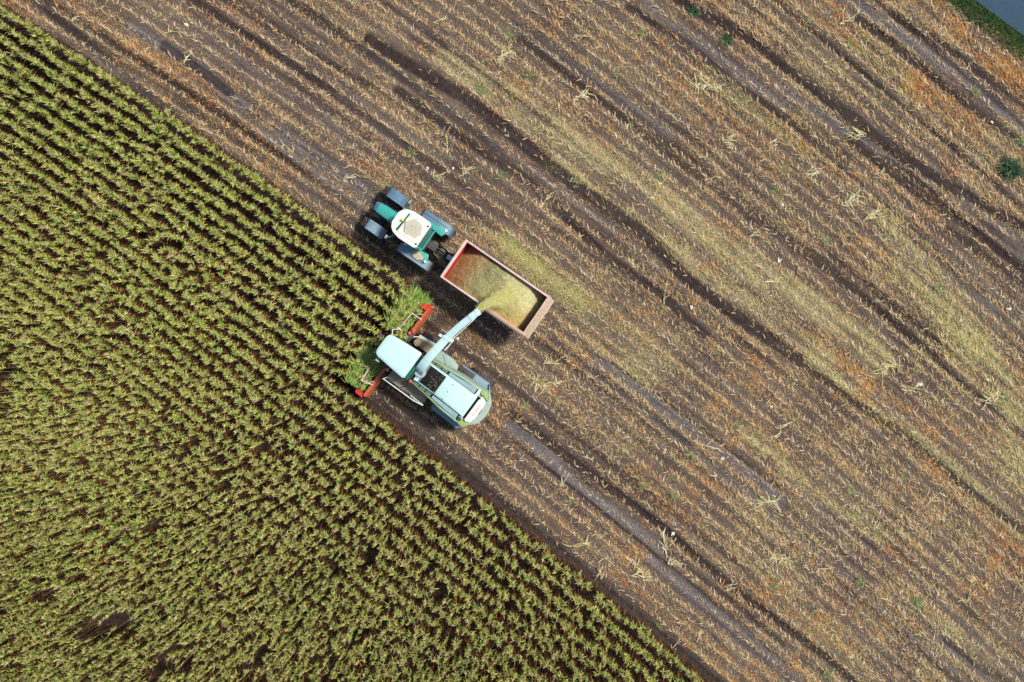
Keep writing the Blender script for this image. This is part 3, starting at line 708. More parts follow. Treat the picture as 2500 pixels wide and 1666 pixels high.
for s in (-1, 1):
    b = B(); b.box(-2.28, 2.50, s * 1.06 - .025, s * 1.06 + .025, 1.06, 2.64, .008)
    [b.box(x - .04, x + .04, s * 1.085 - (.0 if s > 0 else .06), s * 1.085 + (.06 if s > 0 else .0), 1.06, 2.6, .008) for x in np.linspace(-2.1, 2.3, 8)]
    part(b, 'side_wall', 'redold', K)
    b = B(); b.box(-2.3 if s < 0 else .35, 2.63, s * 1.08 - .045, s * 1.08 + .045, 2.64, 2.72, .012); part(b, 'top_rail', 'rimw', K)
b = B(); b.box(2.49, 2.63, -1.12, 1.12, 2.665, 2.735, .012); part(b, 'top_rail', 'rimw', K)
b = B()      # weathered boards along the rear half of the left side
b.box(-2.42, .34, 1.06, 1.12, 2.62, 2.74, .01); b.box(-2.42, .30, 1.135, 1.19, 2.58, 2.70, .01); b.box(-2.42, .26, 1.205, 1.25, 2.50, 2.60, .01)
[b.box(x - .03, x + .03, 1.06, 1.25, 2.45, 2.56, .005) for x in (-2.1, -1.3, -.5, .2)]
part(b, 'side_board', 'wood', K)
b = B()      # thick planked tailgate leaning outwards
for k, (xa, zt) in enumerate(((-2.33, 2.74), (-2.43, 2.72), (-2.53, 2.70), (-2.63, 2.66))):
    b.box(xa - .044, xa + .044, -1.16 + .03 * k, 1.16 + .01 * k, 2.0 - .12 * k, zt, .014)
tg = part(b, 'tailgate', 'wood', K)
b = B(); b.box(-2.36, -2.29, -1.05, 1.05, 1.06, 2.45, .01); part(b, 'inner_panel', 'redold', tg)
b = B(); [b.cyl((-2.45, s * 1.18, 2.1), (-2.1, s * 1.14, 1.2), .03) for s in (-1, 1)]; part(b, 'gate_ram', 'steel', tg)
b = B(); b.prism([(2.5, -.42), (2.5, .42), (3.65, .07), (3.65, -.07)][::-1], .68, .82, .02); b.tube([(3.5, 0, .72), (3.82, 0, .6)], .05); part(b, 'drawbar', 'dark', K)
b = B(); b.box(2.66, 3.15, -.12, .14, .9, 1.22, .03); part(b, 'toolbox', 'steel', K)
for x in (-.85, .25):
    for s in (-1, 1): wheel(K, x, s * .78, .46, .36, 16, M['redold'])
b = B(); [b.box(-2.5, -2.44, s * .8 - .12, s * .8 + .12, .85, .97, .01) for s in (-1, 1)]; part(b, 'tail_light', 'redlens', K)

# chopped maize in the trailer body
ka = R(180 - 34.5); KC, KS = math.cos(ka), math.sin(ka)
def kw(x, y, z): return np.stack([-.733 + x * KC - y * KS, 2.591 + x * KS + y * KC, z], -1)
hx, hy = np.meshgrid(np.linspace(-2.27, 2.49, 150), np.linspace(-1.03, 1.03, 66), indexing='ij'); hx, hy = hx.ravel(), hy.ravel()
def heap(x, y):
    z = 1.35 + 1.20 * sstep(2.95, 1.4, x) * sstep(-2.85, -1.2, x)
    z += .16 * np.exp(-((x + .75) ** 2 / .5 + (y + .05) ** 2 / .35)) - .12 * sstep(.6, 1.03, np.abs(y)) - .10 * np.exp(-((x - .35) ** 2 / .25 + (y - .2) ** 2 / .3))
    z += (vnoise(x * 3 + 50, y * 3 + 50, 41) - .5) * .10 + (vnoise(x * 11 + 50, y * 11 + 50, 42) - .5) * .05 + (vnoise(x * 25 + 90, y * 25 + 90, 43) - .5) * .03
    return z
def load_col(x, y, n, r):
    or_ = pick([(.40, .22, .09, 3), (.30, .17, .07, 3), (.48, .33, .16, 2)], n, r)
    ol = pick([(.25, .24, .11, 3), (.33, .31, .15, 2), (.16, .17, .08, 2)], n, r)
    ye = pick([(.46, .44, .20, 4), (.40, .37, .14, 3), (.60, .56, .36, 3)], n, r)
    gd = pick([(.42, .34, .12, 3), (.32, .25, .09, 2)], n, r)
    w = vnoise(x * 1.5 + 20, y * 1.5 + 20, 44) * .6 - .3 + (r.random(n) - .5) * .9
    c = or_.copy(); t = x + w + y * .15
    a = (sstep(1.65, .95, t) > r.random(n))[:, None]; c = np.where(a, ol, c)
    a = (sstep(.55, -.35, t) > r.random(n))[:, None]; c = np.where(a, ye, c)
    a = ((sstep(-.2, .55, y + w) * sstep(.9, .0, x)) > r.random(n) * 1.2)[:, None]; c = np.where(a, gd, c)
    return c
r_ = np.random.default_rng(8)
idx2 = np.arange(150 * 66).reshape(150, 66); Q2 = np.stack([idx2[:-1, :-1], idx2[1:, :-1], idx2[1:, 1:], idx2[:-1, 1:]], -1).reshape(-1, 4)
hc = load_col(hx, hy, len(hx), r_)
nf = 26000; fx, fy = r_.uniform(-2.24, 2.46, nf), r_.uniform(-1.01, 1.01, nf)
fl = strips(kw(fx, fy, heap(fx, fy) + .004), R(112) + r_.normal(0, .7, nf), r_.uniform(.03, .10, nf), r_.uniform(.010, .024, nf), np.abs(r_.normal(.25, .3, nf)), r_.uniform(0, .6, nf), load_col(fx, fy, nf, r_), 1)
V_, Q_, C_ = merge([(kw(hx, hy, heap(hx, hy)), Q2, hc), fl])
tag(npmesh('chopped_maize', V_, Q_, M['silage'], C_), 'heap of orange, olive and yellow chopped maize filling the red trailer', 'silage', kind='stuff')

# jet of chopped maize from the spout, thinning and widening as it falls into the trailer
nj = 20000; tj = r_.random(nj) ** 1.05
A0, A1, A2 = (np.array([*g(1166, 757, 3.95), 3.95]), np.array([*g(1204, 728, 4.05), 4.05]), np.array([*g(1252, 722, 2.62), 2.62]))
cj = A0 * ((1 - tj) ** 2)[:, None] + A1 * (2 * tj * (1 - tj))[:, None] + A2 * (tj ** 2)[:, None]
sp_ = .085 + .26 * tj ** 1.5; off = r_.normal(0, 1, (nj, 3)) * np.stack([sp_ * .5, sp_ * .75, sp_ * .45], -1); off = np.clip(off, -.5, .5)
tj_ = 2 * (1 - tj)[:, None] * (A1 - A0) + 2 * tj[:, None] * (A2 - A1)
V_, Q_, C_ = strips(cj + off, np.arctan2(tj_[:, 1], tj_[:, 0]) + r_.normal(0, .35, nj), r_.uniform(.03, .10, nj), r_.uniform(.010, .022, nj), r_.normal(0, .4, nj), r_.normal(0, .4, nj), pick([(.54, .52, .18, 4), (.46, .43, .13, 3), (.62, .60, .34, 2)], nj, r_), 1)
tag(npmesh('maize_jet', V_, Q_, M['silage'], C_), 'yellow jet of chopped maize blown from the spout into the trailer', 'silage', kind='stuff')

# chaff drifting over the far side of the trailer and down to the stubble
nd = 9000; td = r_.random(nd); ux = 1225 + 215 * td + r_.normal(0, 18, nd); uy = 598 + 165 * td + r_.normal(0, 16, nd) - 12 * np.abs(r_.normal(0, 1, nd))
zd = r_.random(nd) ** 2.2 * 2.2 + .04
dp = np.stack([(ux - 1250) * (H - zd) / F, (833 - uy) * (H - zd) / F, zd], -1)
kx = (dp[:, 0] + .733) * KC + (dp[:, 1] - 2.591) * KS; ky = -(dp[:, 0] + .733) * KS + (dp[:, 1] - 2.591) * KC
okd = (np.abs(ky) > 1.2) | (np.abs(kx) > 2.75) | (dp[:, 2] > 2.8); dp = dp[okd]; nd = len(dp)
V_, Q_, C_ = strips(dp, r_.uniform(0, 6.28, nd), r_.uniform(.03, .09, nd), r_.uniform(.010, .020, nd), r_.normal(0, .6, nd), r_.normal(0, .4, nd), pick([(.52, .50, .18, 4), (.44, .42, .14, 3), (.34, .42, .13, 2)], nd, r_), 1)
tag(npmesh('drifting_chaff', V_, Q_, M['silage'], C_), 'yellow-green chaff drifting off the far side of the trailer onto the stubble', 'chaff', kind='stuff')

# dust and chaff lying on the tractor
def patch(name, T_, ang, cx, cy, rx, ry, z, n, pal, label, seed):
    r = np.random.default_rng(seed); a = r.uniform(0, 6.28, n); q = np.sqrt(r.random(n)) * (.8 + .35 * vnoise(np.cos(a) * 3 + 9, np.sin(a) * 3 + 9, seed))
    x = cx + rx * q * np.cos(a); y = cy + ry * q * np.sin(a); sgn = lambda v: v
    c, s = math.cos(ang), math.sin(ang); zz = z + .035 * (1 - np.clip(q, 0, 1)) * r.random(n)
    wp = np.stack([T_[0] + x * c - y * s, T_[1] + x * s + y * c, zz], -1)
    V, Q_, C = strips(wp, r.uniform(0, 6.28, n), r.uniform(.02, .08, n), r.uniform(.012, .024, n), r.uniform(0, .3, n), r.uniform(0, .4, n), pick(pal, n, r), 1)
    tag(npmesh(name, V, Q_, M['silage'], C), label, 'chaff', kind='stuff')
TA = R(180 - 34.4)
patch('roof_chaff', (-4.48, 5.21), TA, .42, -.02, .48, .42, 3.037, 7000, [(.56, .53, .42, 4), (.46, .43, .33, 3), (.60, .57, .48, 2)], 'grey-beige chaff lying on the cream roof of the tractor', 51)
patch('fender_chaff', (-4.48, 5.21), TA, -.33, .90, .30, .17, 2.0, 1500, [(.60, .52, .36, 4), (.50, .42, .28, 3)], 'small heap of pale chaff on the left rear fender of the tractor', 52)

# ------------------------------------------------------------------ forage harvester
V = empty('forage_harvester', (-3.817, -1.885, 0), R(180 - 36.5))
tag(V, 'pale mint self-propelled forage harvester with a red header and a long spout over the trailer', 'harvester')
b = B(); b.box(-2.6, 2.2, -.55, .55, .7, 1.7, .08); b.box(1.1, 1.5, -1.1, 1.1, .7, 1.1, .05); b.box(-1.9, -1.6, -1.1, 1.1, .6, .9, .05); part(b, 'chassis', 'dark', V)
# body hull with lime flanks
hull = sym([(.80, .66), (.78, .72), (-.1, .84), (-1.05, .98), (-2.15, 1.04), (-2.45, 1.06), (-2.72, .74)])
hull_low = sym([(.80, .70), (.78, .78), (-.1, .92), (-1.05, 1.08), (-2.15, 1.12), (-2.5, 1.12), (-2.80, .76)])
b = B(); b.prism(hull_low, 1.55, 2.82, .03, top=hull); part(b, 'body', 'sage', V)
b = B(); b.prism(sym([(.82, .64), (-.1, .78), (-1.05, .92), (-2.12, .98), (-2.22, .96)]), 2.78, 2.90, .02); part(b, 'engine_cover_edge', 'mint', V)
# central deck
b = B(); b.prism(sym([(.80, .56), (.5, .54), (-.42, .53), (-2.22, .60)]), 2.88, [3.10] * 8, .03, seg=3)
dk = part(b, 'engine_deck', 'mint', V)
b = B(); b.prism(sym([(-.46, .47), (-2.12, .54)]), 3.095, 3.125, .01); part(b, 'deck_panel', 'mint', dk)
b = B(); [b.box(-.93, -.87, y - .018, y + .018, 3.12, 3.145, .004) for y in (-.38, .06, .48)]; [b.cyl((-2.05, y, 3.12), (-2.05, y, 3.14), .02) for y in (-.4, .4)]; part(b, 'latch', 'dark', dk)
b = B(); b.box(-.42, .48, -.49, .49, 3.09, 3.115, .004); part(b, 'radiator_screen', 'black', V)
b = B()
for x in np.linspace(-.38, .44, 15): b.box(x - .0035, x + .0035, -.47, .47, 3.118, 3.128, .001)
b.box(-.43, -.405, -.5, .5, 3.11, 3.15, .004); b.box(.465, .49, -.5, .5, 3.11, 3.15, .004); b.box(.52, .545, -.52, .5, 3.10, 3.15, .004)
part(b, 'screen_grate', 'dark', V)
rr = random.Random(4)
# louvered flanks either side of the deck
for s in (-1, 1):
    b = B(); b.loft([[(x, s * yi, 2.945), (x, s * yo, 2.915), (x, s * yo, 2.89), (x, s * yi, 2.89)] for x, yi, yo in ((.72, .59, .70), (-.1, .60, .76), (-1.05, .62, .88), (-2.05, .63, .92))])
    lv = part(b, 'louver_backing', 'black', V)
    b = B(); k = 0
    for x in np.arange(.68, -.40, -.052):
        t = (.72 - x) / 2.8; k += 1
        if k % 7 == 0: continue
        b.box(x - .010, x + .010, *sorted((s * (.59 + .02 * t), s * (.68 + .28 * t))), 2.925, 2.965, .002)
    part(b, 'front_slats', 'sage', lv)
    b = B()
    for x in np.arange(-.46, -2.0, -.062):
        t = (.72 - x) / 2.8; b.box(x - .021, x + .021, *sorted((s * (.615 + .02 * t), s * (.67 + .25 * t))), 2.93, 2.975, .004, rot=Euler((0, R(12), 0)))
    part(b, 'rear_slats', 'slat', lv)
    b = B(); b.loft([[(x, s * yo, 2.93), (x, s * (yo + .045), 2.92), (x, s * (yo + .045), 2.86), (x, s * yo, 2.86)] for x, yo in ((.80, .70), (-.1, .79), (-1.05, .93), (-2.1, .965))]); part(b, 'flank_trim', 'lime', V)
b = B(); b.box(-2.38, -2.22, -.62, .62, 2.86, 2.93, .01); b.box(-2.40, -2.20, -.64, -.58, 2.90, 3.05, .01); part(b, 'rear_gap', 'black', V)
b = B(); b.cyl((-2.14, .80, 2.88), (-2.14, .80, 3.0), .10, n=20); b.cyl((-2.14, .80, 3.0), (-2.14, .80, 3.005), .075, n=20); ex = part(b, 'exhaust', 'dark', V)
# white rear cap with red lettering
cap = sym([(-2.30, .72), (-2.42, .78), (-2.74, .66), (-2.80, .3)])
b = B(); b.prism(cap, 2.50, 2.96, .05, top=sym([(-2.34, .68), (-2.44, .74), (-2.68, .62), (-2.73, .3)]), seg=3); cp_ = part(b, 'rear_cap', 'whitecap', V)
for s in (-1, 1):
    b = B(); b.prism([(-2.22, s * .80), (-2.18, s * 1.02), (-2.46, s * 1.03), (-2.74, s * .70), (-2.44, s * .78)][::(1 if s < 0 else -1)], 2.78, 2.95, .02); part(b, 'rear_corner', 'lime', V)
def text(body, size, mtx, parent, name, m, extrude=.004):
    cu = bpy.data.curves.new('t', 'FONT'); cu.body = body; cu.size = size; cu.extrude = extrude; cu.align_x = 'CENTER'; cu.align_y = 'CENTER'; cu.space_character = 1.35
    to = bpy.data.objects.new('t', cu); COL.objects.link(to); dg = bpy.context.evaluated_depsgraph_get()
    me = bpy.data.meshes.new_from_object(to.evaluated_get(dg)); bpy.data.objects.remove(to); bpy.data.curves.remove(cu)
    me.transform(mtx); me.materials.clear(); me.materials.append(M[m]); o = bpy.data.objects.new(name, me); COL.objects.link(o); o.parent = parent; return o
text('CLAAS', .17, Matrix.Translation((-2.565, -.02, 2.968)) @ Matrix.Rotation(R(-90), 4, 'Z'), cp_, 'lettering', 'letter')
b = B(); b.box(-2.785, -2.72, -.22, .10, 2.60, 2.84, .01); part(b, 'rear_handle', 'dark', cp_)
# low rear bumper, side panels
b = B(); b.prism(sym([(-2.45, 1.10), (-2.72, .92), (-3.02, .62), (-3.12, .25)]), 1.15, 1.85, .06, seg=3); part(b, 'rear_bumper', 'sage', V)
for s in (-1, 1):
    o = [(-.62, s * 1.12), (-.70, s * 1.36), (-2.30, s * 1.40), (-2.62, s * 1.02), (-2.5, s * .98)]
    b = B(); b.prism(o[::(1 if s < 0 else -1)], 1.35, 1.95, .04); part(b, 'rear_side_panel', 'bluedust', V)
    b = B(); b.prism([(-2.32, s * 1.38), (-2.64, s * 1.0), (-2.74, s * .78), (-2.5, s * 1.1)][::(1 if s < 0 else -1)], 1.8, 2.1, .02); part(b, 'corner_panel', 'steel', V)
    wheel(V, 1.05, s * 1.24, .92, .66, 26, M['rimgreen']); wheel(V, -1.85, s * 1.30, .72, .54, 20, M['rimgreen'])
b = B(); b.prism([(.70, -.74), (.66, -1.28), (-.1, -1.32), (-.52, -1.20), (-.62, -.94), (.0, -.86)], 1.7, 2.02, .04); b.tube([(.45, -1.25, 2.03), (-.05, -.85, 2.06), (-.30, -1.05, 2.03)], .018); part(b, 'right_side_panel', 'sage', V)
b = B(); b.prism([(-.66, -1.0), (-.7, -1.30), (-1.5, -1.36), (-1.5, -1.08)], 1.95, 2.02, .02); b.cyl((-.95, -1.18, 2.0), (-.95, -1.18, 2.08), .06); part(b, 'wheel_guard', 'dark', V)
# platforms beside the cab
b = B(); b.prism([(2.02, -.78), (1.95, -1.22), (.72, -1.34), (.72, -.76)], 1.85, 1.92, .01); part(b, 'right_platform', 'grime', V)
b = B(); b.tube([(2.1, -.95, 1.95), (2.1, -1.05, 2.25), (1.9, -1.2, 2.25), (.75, -1.38, 2.25)], .028); b.box(.6, 1.95, -1.37, -1.29, 1.9, 2.0, .01, rot=Euler((0, 0, R(6)))); part(b, 'handrail', 'rail', V)
b = B(); b.cyl((1.78, -.92, 1.92), (1.78, -.92, 2.28), .17, n=24); b.cyl((1.78, -.92, 2.28), (1.78, -.92, 2.34), .10, .07, n=20); part(b, 'air_intake', 'grime', V)
b = B(); b.prism([(2.02, 1.50), (2.02, .80), (-.05, .86), (-.20, 1.38), (.6, 1.42)], 1.78, 1.85, .01); part(b, 'left_platform', 'grime', V)
b = B(); b.tube([(1.75, 1.30, 1.86), (1.95, 1.32, 2.35), (2.08, 1.52, 2.35), (.25, 1.50, 2.35), (-.30, 1.42, 2.3)], .03); b.tube([(2.08, 1.52, 2.35), (2.08, 1.52, 1.85)], .025); b.tube([(.25, 1.5, 2.35), (.25, 1.5, 1.85)], .025)
b.box(-.25, .55, 1.42, 1.47, 1.84, 1.95, .01); part(b, 'handrail', 'rail', V)
b = B(); [b.box(.36 - .115 * k, .42 - .115 * k, .95, 1.36, 1.80 - .012 * k, 1.90, .008) for k in range(6)]; part(b, 'ladder_tread', 'wood', V)
b = B(); b.cyl((.86, .74, 2.75), (.86, .74, 2.90), .05); b.box(.80, .93, .66, .80, 2.86, 2.91, .01); part(b, 'warning_lamp', 'redlens', V)
# cab
b = B(); b.prism(sym([(2.72, .50), (2.55, .62), (1.22, .66)]), 1.85, 3.36, .03, top=sym([(2.85, .48), (2.70, .60), (1.22, .66)])); cb = part(b, 'cab', 'glass', V)
b = B()
for s in (-1, 1): b.tube([(2.72, s * .50, 1.86), (2.86, s * .49, 3.38)], .035); b.tube([(1.24, s * .67, 1.86), (1.24, s * .67, 3.38)], .045); b.tube([(2.0, s * .655, 1.86), (2.05, s * .655, 3.38)], .03)
part(b, 'frame', 'dark', cb)
rings = []
for z, k in ((3.40, .97), (3.46, 1.0), (3.56, 1.0), (3.62, .975), (3.655, .90), (3.67, .70)):
    cx = 2.08; o = sym([(3.02, .22), (3.01, .42), (2.93, .56), (2.80, .62), (2.0, .70), (1.22, .755), (1.14, .70)])
    rings.append([(cx + (x - cx) * k, y * k, z) for x, y in o])
b = B(); b.loft(rings); rf = part(b, 'cab_roof', 'mint', V)
b = B(); b.box(.98, 1.13, -.62, .72, 3.0, 3.42, .02); b.box(.90, .96, -.66, .66, 2.92, 3.3, .02); part(b, 'cab_rear_grille', 'tealdark', V)
# turntable and spout
b = B(); b.cyl((.74, .06, 2.9), (.74, .06, 3.16), .30, n=28); b.cyl((.74, .06, 3.16), (.74, .06, 3.24), .26, n=28); part(b, 'spout_turntable', 'steel', V)
def spout_ring(c, dirv, w, h):
    dx, dy = dirv; nx_, ny_ = -dy, dx
    return [(c[0] + nx_ * w / 2, c[1] + ny_ * w / 2, c[2] - h), (c[0] + nx_ * w / 2, c[1] + ny_ * w / 2, c[2] - .02), (c[0] + nx_ * w * .42, c[1] + ny_ * w * .42, c[2]), (c[0] - nx_ * w * .42, c[1] - ny_ * w * .42, c[2]), (c[0] - nx_ * w / 2, c[1] - ny_ * w / 2, c[2] - .02), (c[0] - nx_ * w / 2, c[1] - ny_ * w / 2, c[2] - h)]
path = [((.76, .12, 3.20), .46, .30), ((.775, .04, 3.46), .46, .32), ((.775, -.15, 3.70), .44, .32), ((.765, -.45, 3.88), .42, .30), ((.74, -.90, 4.0), .40, .28), ((.68, -1.45, 4.08), .385, .26), ((.60, -2.05, 4.12), .37, .25)]
b = B(); b.loft([spout_ring(c, (-.12, -.99), w, h) for c, w, h in path]); spt = part(b, 'spout', 'mint', V)
path2 = [((.60, -2.08, 4.13), .34, .23), ((.50, -2.65, 4.14), .33, .22), ((.36, -3.25, 4.12), .32, .21), ((.30, -3.45, 4.11), .315, .21)]
b = B(); b.loft([spout_ring(c, (-.19, -.98), w, h) for c, w, h in path2]); part(b, 'spout_extension', 'slat', V)
b = B(); b.loft([spout_ring(c, (-.25, -.97), w, h) for c, w, h in (((.29, -3.47, 4.13), .34, .2), ((.24, -3.66, 4.13), .34, .19), ((.20, -3.82, 4.10), .33, .15))])
b.loft([spout_ring(c, (-.35, -.94), w, h) for c, w, h in (((.20, -3.83, 4.13), .35, .12), ((.13, -4.02, 4.04), .34, .10))]); part(b, 'deflector', 'slat', V)
b = B(); b.cyl((.92, -1.98, 4.05), (.30, -2.12, 4.05), .055, n=12); b.box(.84, 1.0, -2.07, -1.93, 3.98, 4.16, .03); b.box(.26, .42, -2.2, -2.02, 3.98, 4.15, .03)
b.box(.40, .80, -2.12, -1.98, 4.11, 4.15, .01); part(b, 'spout_joint', 'mint', V)
b = B(); b.tube([(.36, -2.2, 4.0), (.22, -2.9, 4.02), (.10, -3.5, 4.02), (.08, -3.7, 4.04)], .018); b.cyl((.30, -2.0, 4.0), (.34, -1.55, 3.98), .03); b.box(.12, .24, -2.42, -2.32, 3.97, 4.07, .02); part(b, 'deflector_rod', 'rail', V)
b = B(); [b.loft([spout_ring(c, (-.15, -.99), w + .015, h) for c, w, h in (((x, y, z + .008), w, .16), ((x - .003, y - .03, z + .008), w, .16))]) for x, y, z, w in ((.70, -1.3, 4.06, .39), (.755, -.62, 3.93, .41), (.42, -3.0, 4.13, .33), (.33, -3.38, 4.12, .32))]; part(b, 'spout_seam', 'slat', V)
# mirrors, lamps and arms at the front of the cab
b = B(); b.tube([(2.85, -.55, 3.3), (3.02, -.80, 3.2), (2.80, -1.0, 3.15)], .02); b.box(2.70, 2.92, -1.04, -.98, 2.85, 3.2, .02); part(b, 'mirror', 'rail', V)
b = B(); b.tube([(2.75, .62, 3.3), (2.72, .86, 3.2)], .02); b.box(2.62, 2.82, .80, .88, 2.9, 3.25, .02); part(b, 'mirror', 'rail', V)
b = B(); b.tube([(2.9, .1, 3.0), (3.35, -.1, 3.1), (3.38, -.28, 3.08)], .03); b.box(3.2, 3.5, -.30, -.16, 3.0, 3.1, .02); part(b, 'camera_arm', 'dark', V)
b = B(); b.box(2.2, 2.7, -1.05, -.6, 1.0, 1.5, .05); b.cyl((2.5, -.95, 1.4), (2.5, -.95, 1.62), .09); b.tube([(2.3, -.7, 1.5), (2.55, -1.2, 1.45), (2.5, -1.6, 1.2)], .03); b.tube([(2.3, .9, 1.5), (2.55, 1.3, 1.4), (2.4, 1.6, 1.2)], .03); part(b, 'feed_housing', 'dark', V)
b = B(); b.dome((2.46, -1.02, 1.66), .09, .06); b.box(2.3, 2.42, -1.3, -1.12, 1.5, 1.6, .02); part(b, 'coupling', 'redlens', V)
b = B(); b.cyl((2.25, 1.12, 1.4), (2.25, 1.12, 1.72), .10, n=16); part(b, 'hose_drum', 'chrome', V)
# header: thing > header > pieces
hd_ = bpy.data.objects.new('header', None); COL.objects.link(hd_); hd_.parent = V
b = B(); b.box(2.30, 2.48, -2.62, 2.98, .45, 1.0, .04); b.loft([[(2.30, y, .9), (2.58, y, .75), (2.52, y, 1.42 - (.0 if abs(y - .15) > .9 else .4)), (2.36, y, 1.46 - (.0 if abs(y - .15) > .9 else .4))] for y in (-2.60, -1.2, -.95, 1.3, 1.6, 2.95)]); part(b, 'back_wall', 'red', hd_)
b = B(); b.box(2.56, 3.10, -2.60, 2.96, .42, .56, .03); part(b, 'header_deck', 'redold', hd_)
for s, y0, y1 in ((-1, -2.78, -2.42), (1, 2.90, 3.12)):
    b = B(); b.prism([(2.34, y0 + .12), (2.44, y0), (3.00, y0), (3.20, (y0 + y1) / 2), (3.0, y1), (2.34, y1)][::-1], .5, [1.45, 1.48, 1.30, .95, 1.30, 1.48], .05, seg=3) if s < 0 else b.prism([(2.50, y0), (2.50, y1), (2.98, y1), (3.10, (y0 + y1) / 2), (3.0, y0)], .5, [1.30, 1.30, 1.20, .9, 1.20], .04, seg=3)
    part(b, 'end_hood', 'redbright', hd_)
b = B(); b.loft([[(3.18, -2.66, .55), (3.18, -2.50, .55), (3.18, -2.50, 1.15), (3.18, -2.66, 1.15)], [(3.60, -2.62, .35), (3.60, -2.56, .35), (3.60, -2.56, .55), (3.60, -2.62, .55)]]); b.tube([(3.15, -2.45, 1.2), (3.42, -2.40, 1.0), (3.6, -2.55, .6)], .03); part(b, 'snout', 'steel', hd_)
for k in range(8):
    y = -2.25 + k * .70
    b = B(); b.cyl((2.95, y, .58), (2.95, y, .64), .30, n=24); [b.cyl((2.95, y, z), (2.95, y, z + .03), rd_, n=18) for z, rd_ in ((.80, .24), (1.0, .20))]; b.cyl((2.95, y, .56), (2.95, y, 1.08), .07, n=12); part(b, 'rotor', 'dark', hd_)
for k in range(9):
    y = -2.6 + k * .70
    b = B(); b.loft([[(3.05, y - .09, .40), (3.05, y + .09, .40), (3.05, y + .05, .72), (3.05, y - .05, .72)], [(3.65, y - .03, .22), (3.65, y + .03, .22), (3.65, y + .015, .36), (3.65, y - .015, .36)], [(3.95, y - .008, .14), (3.95, y + .008, .14), (3.95, y + .004, .18), (3.95, y - .004, .18)]]); part(b, 'divider', 'red', hd_)
for s, pts in ((-1, [(3.0, -.92, 1.9), (2.93, -1.92, 1.92), (2.40, -1.92, 1.55)]), (1, [(3.02, 1.55, 1.9), (2.96, 2.30, 1.92), (2.42, 2.22, 1.55)])):
    b = B(); b.tube(pts, .035); b.tube([(pts[1][0] - .2, pts[1][1] - .5 * s * -1 * .2, 1.8), (2.5, pts[1][1] - .25, 1.45)], .02); part(b, 'push_bar', 'rimw', hd_)
patch('deck_chaff', (-3.817, -1.885), R(180 - 36.5), -.9, .0, 1.3, .62, 3.13, 260, [(.50, .46, .30, 4), (.36, .33, .18, 3)], 'thin scatter of chaff specks on the engine deck of the harvester', 53)
patch('platform_chaff', (-3.817, -1.885), R(180 - 36.5), 1.25, -1.02, .5, .22, 1.925, 700, [(.42, .33, .20, 4), (.34, .26, .15, 3)], 'brown chaff on the right-hand platform of the harvester beside the round intake', 54)
patch('side_chaff', (-3.817, -1.885), R(180 - 36.5), 1.1, 1.12, .8, .22, 1.855, 900, [(.40, .34, .22, 4), (.30, .25, .15, 3)], 'brown chaff on the left-hand platform of the harvester inside the handrail', 55)
# shredded leaves lying on the header deck
rh = np.random.default_rng(61); nh = 2600
hxl = rh.uniform(2.75, 3.6, nh); hyl = np.where(rh.random(nh) < .6, rh.uniform(-2.65, -.7, nh), rh.uniform(1.0, 2.9, nh)); hxl -= np.where(rh.random(nh) < .12, .35, 0)
va = R(180 - 36.5); wx = -3.817 + hxl * math.cos(va) - hyl * math.sin(va); wy = -1.885 + hxl * math.sin(va) + hyl * math.cos(va)
V_, Q_, C_ = strips(np.stack([wx, wy, .75 + (hxl - 2.4) * .75 + rh.random(nh) * .25], -1), R(80) + rh.normal(0, .5, nh), rh.uniform(.3, .8, nh), rh.uniform(.025, .055, nh), rh.normal(.15, .3, nh), rh.uniform(0, .9, nh), pick([(.18, .33, .06, 4), (.30, .40, .09, 3), (.09, .20, .04, 3), (.46, .34, .12, 1), (.48, .46, .18, 1.5)], nh, rh), 3)
tag(npmesh('cut_leaves', V_, Q_, M['leaf'], C_), 'loose green and straw-coloured corn leaves being gathered over the red header', 'leaves', kind='stuff')

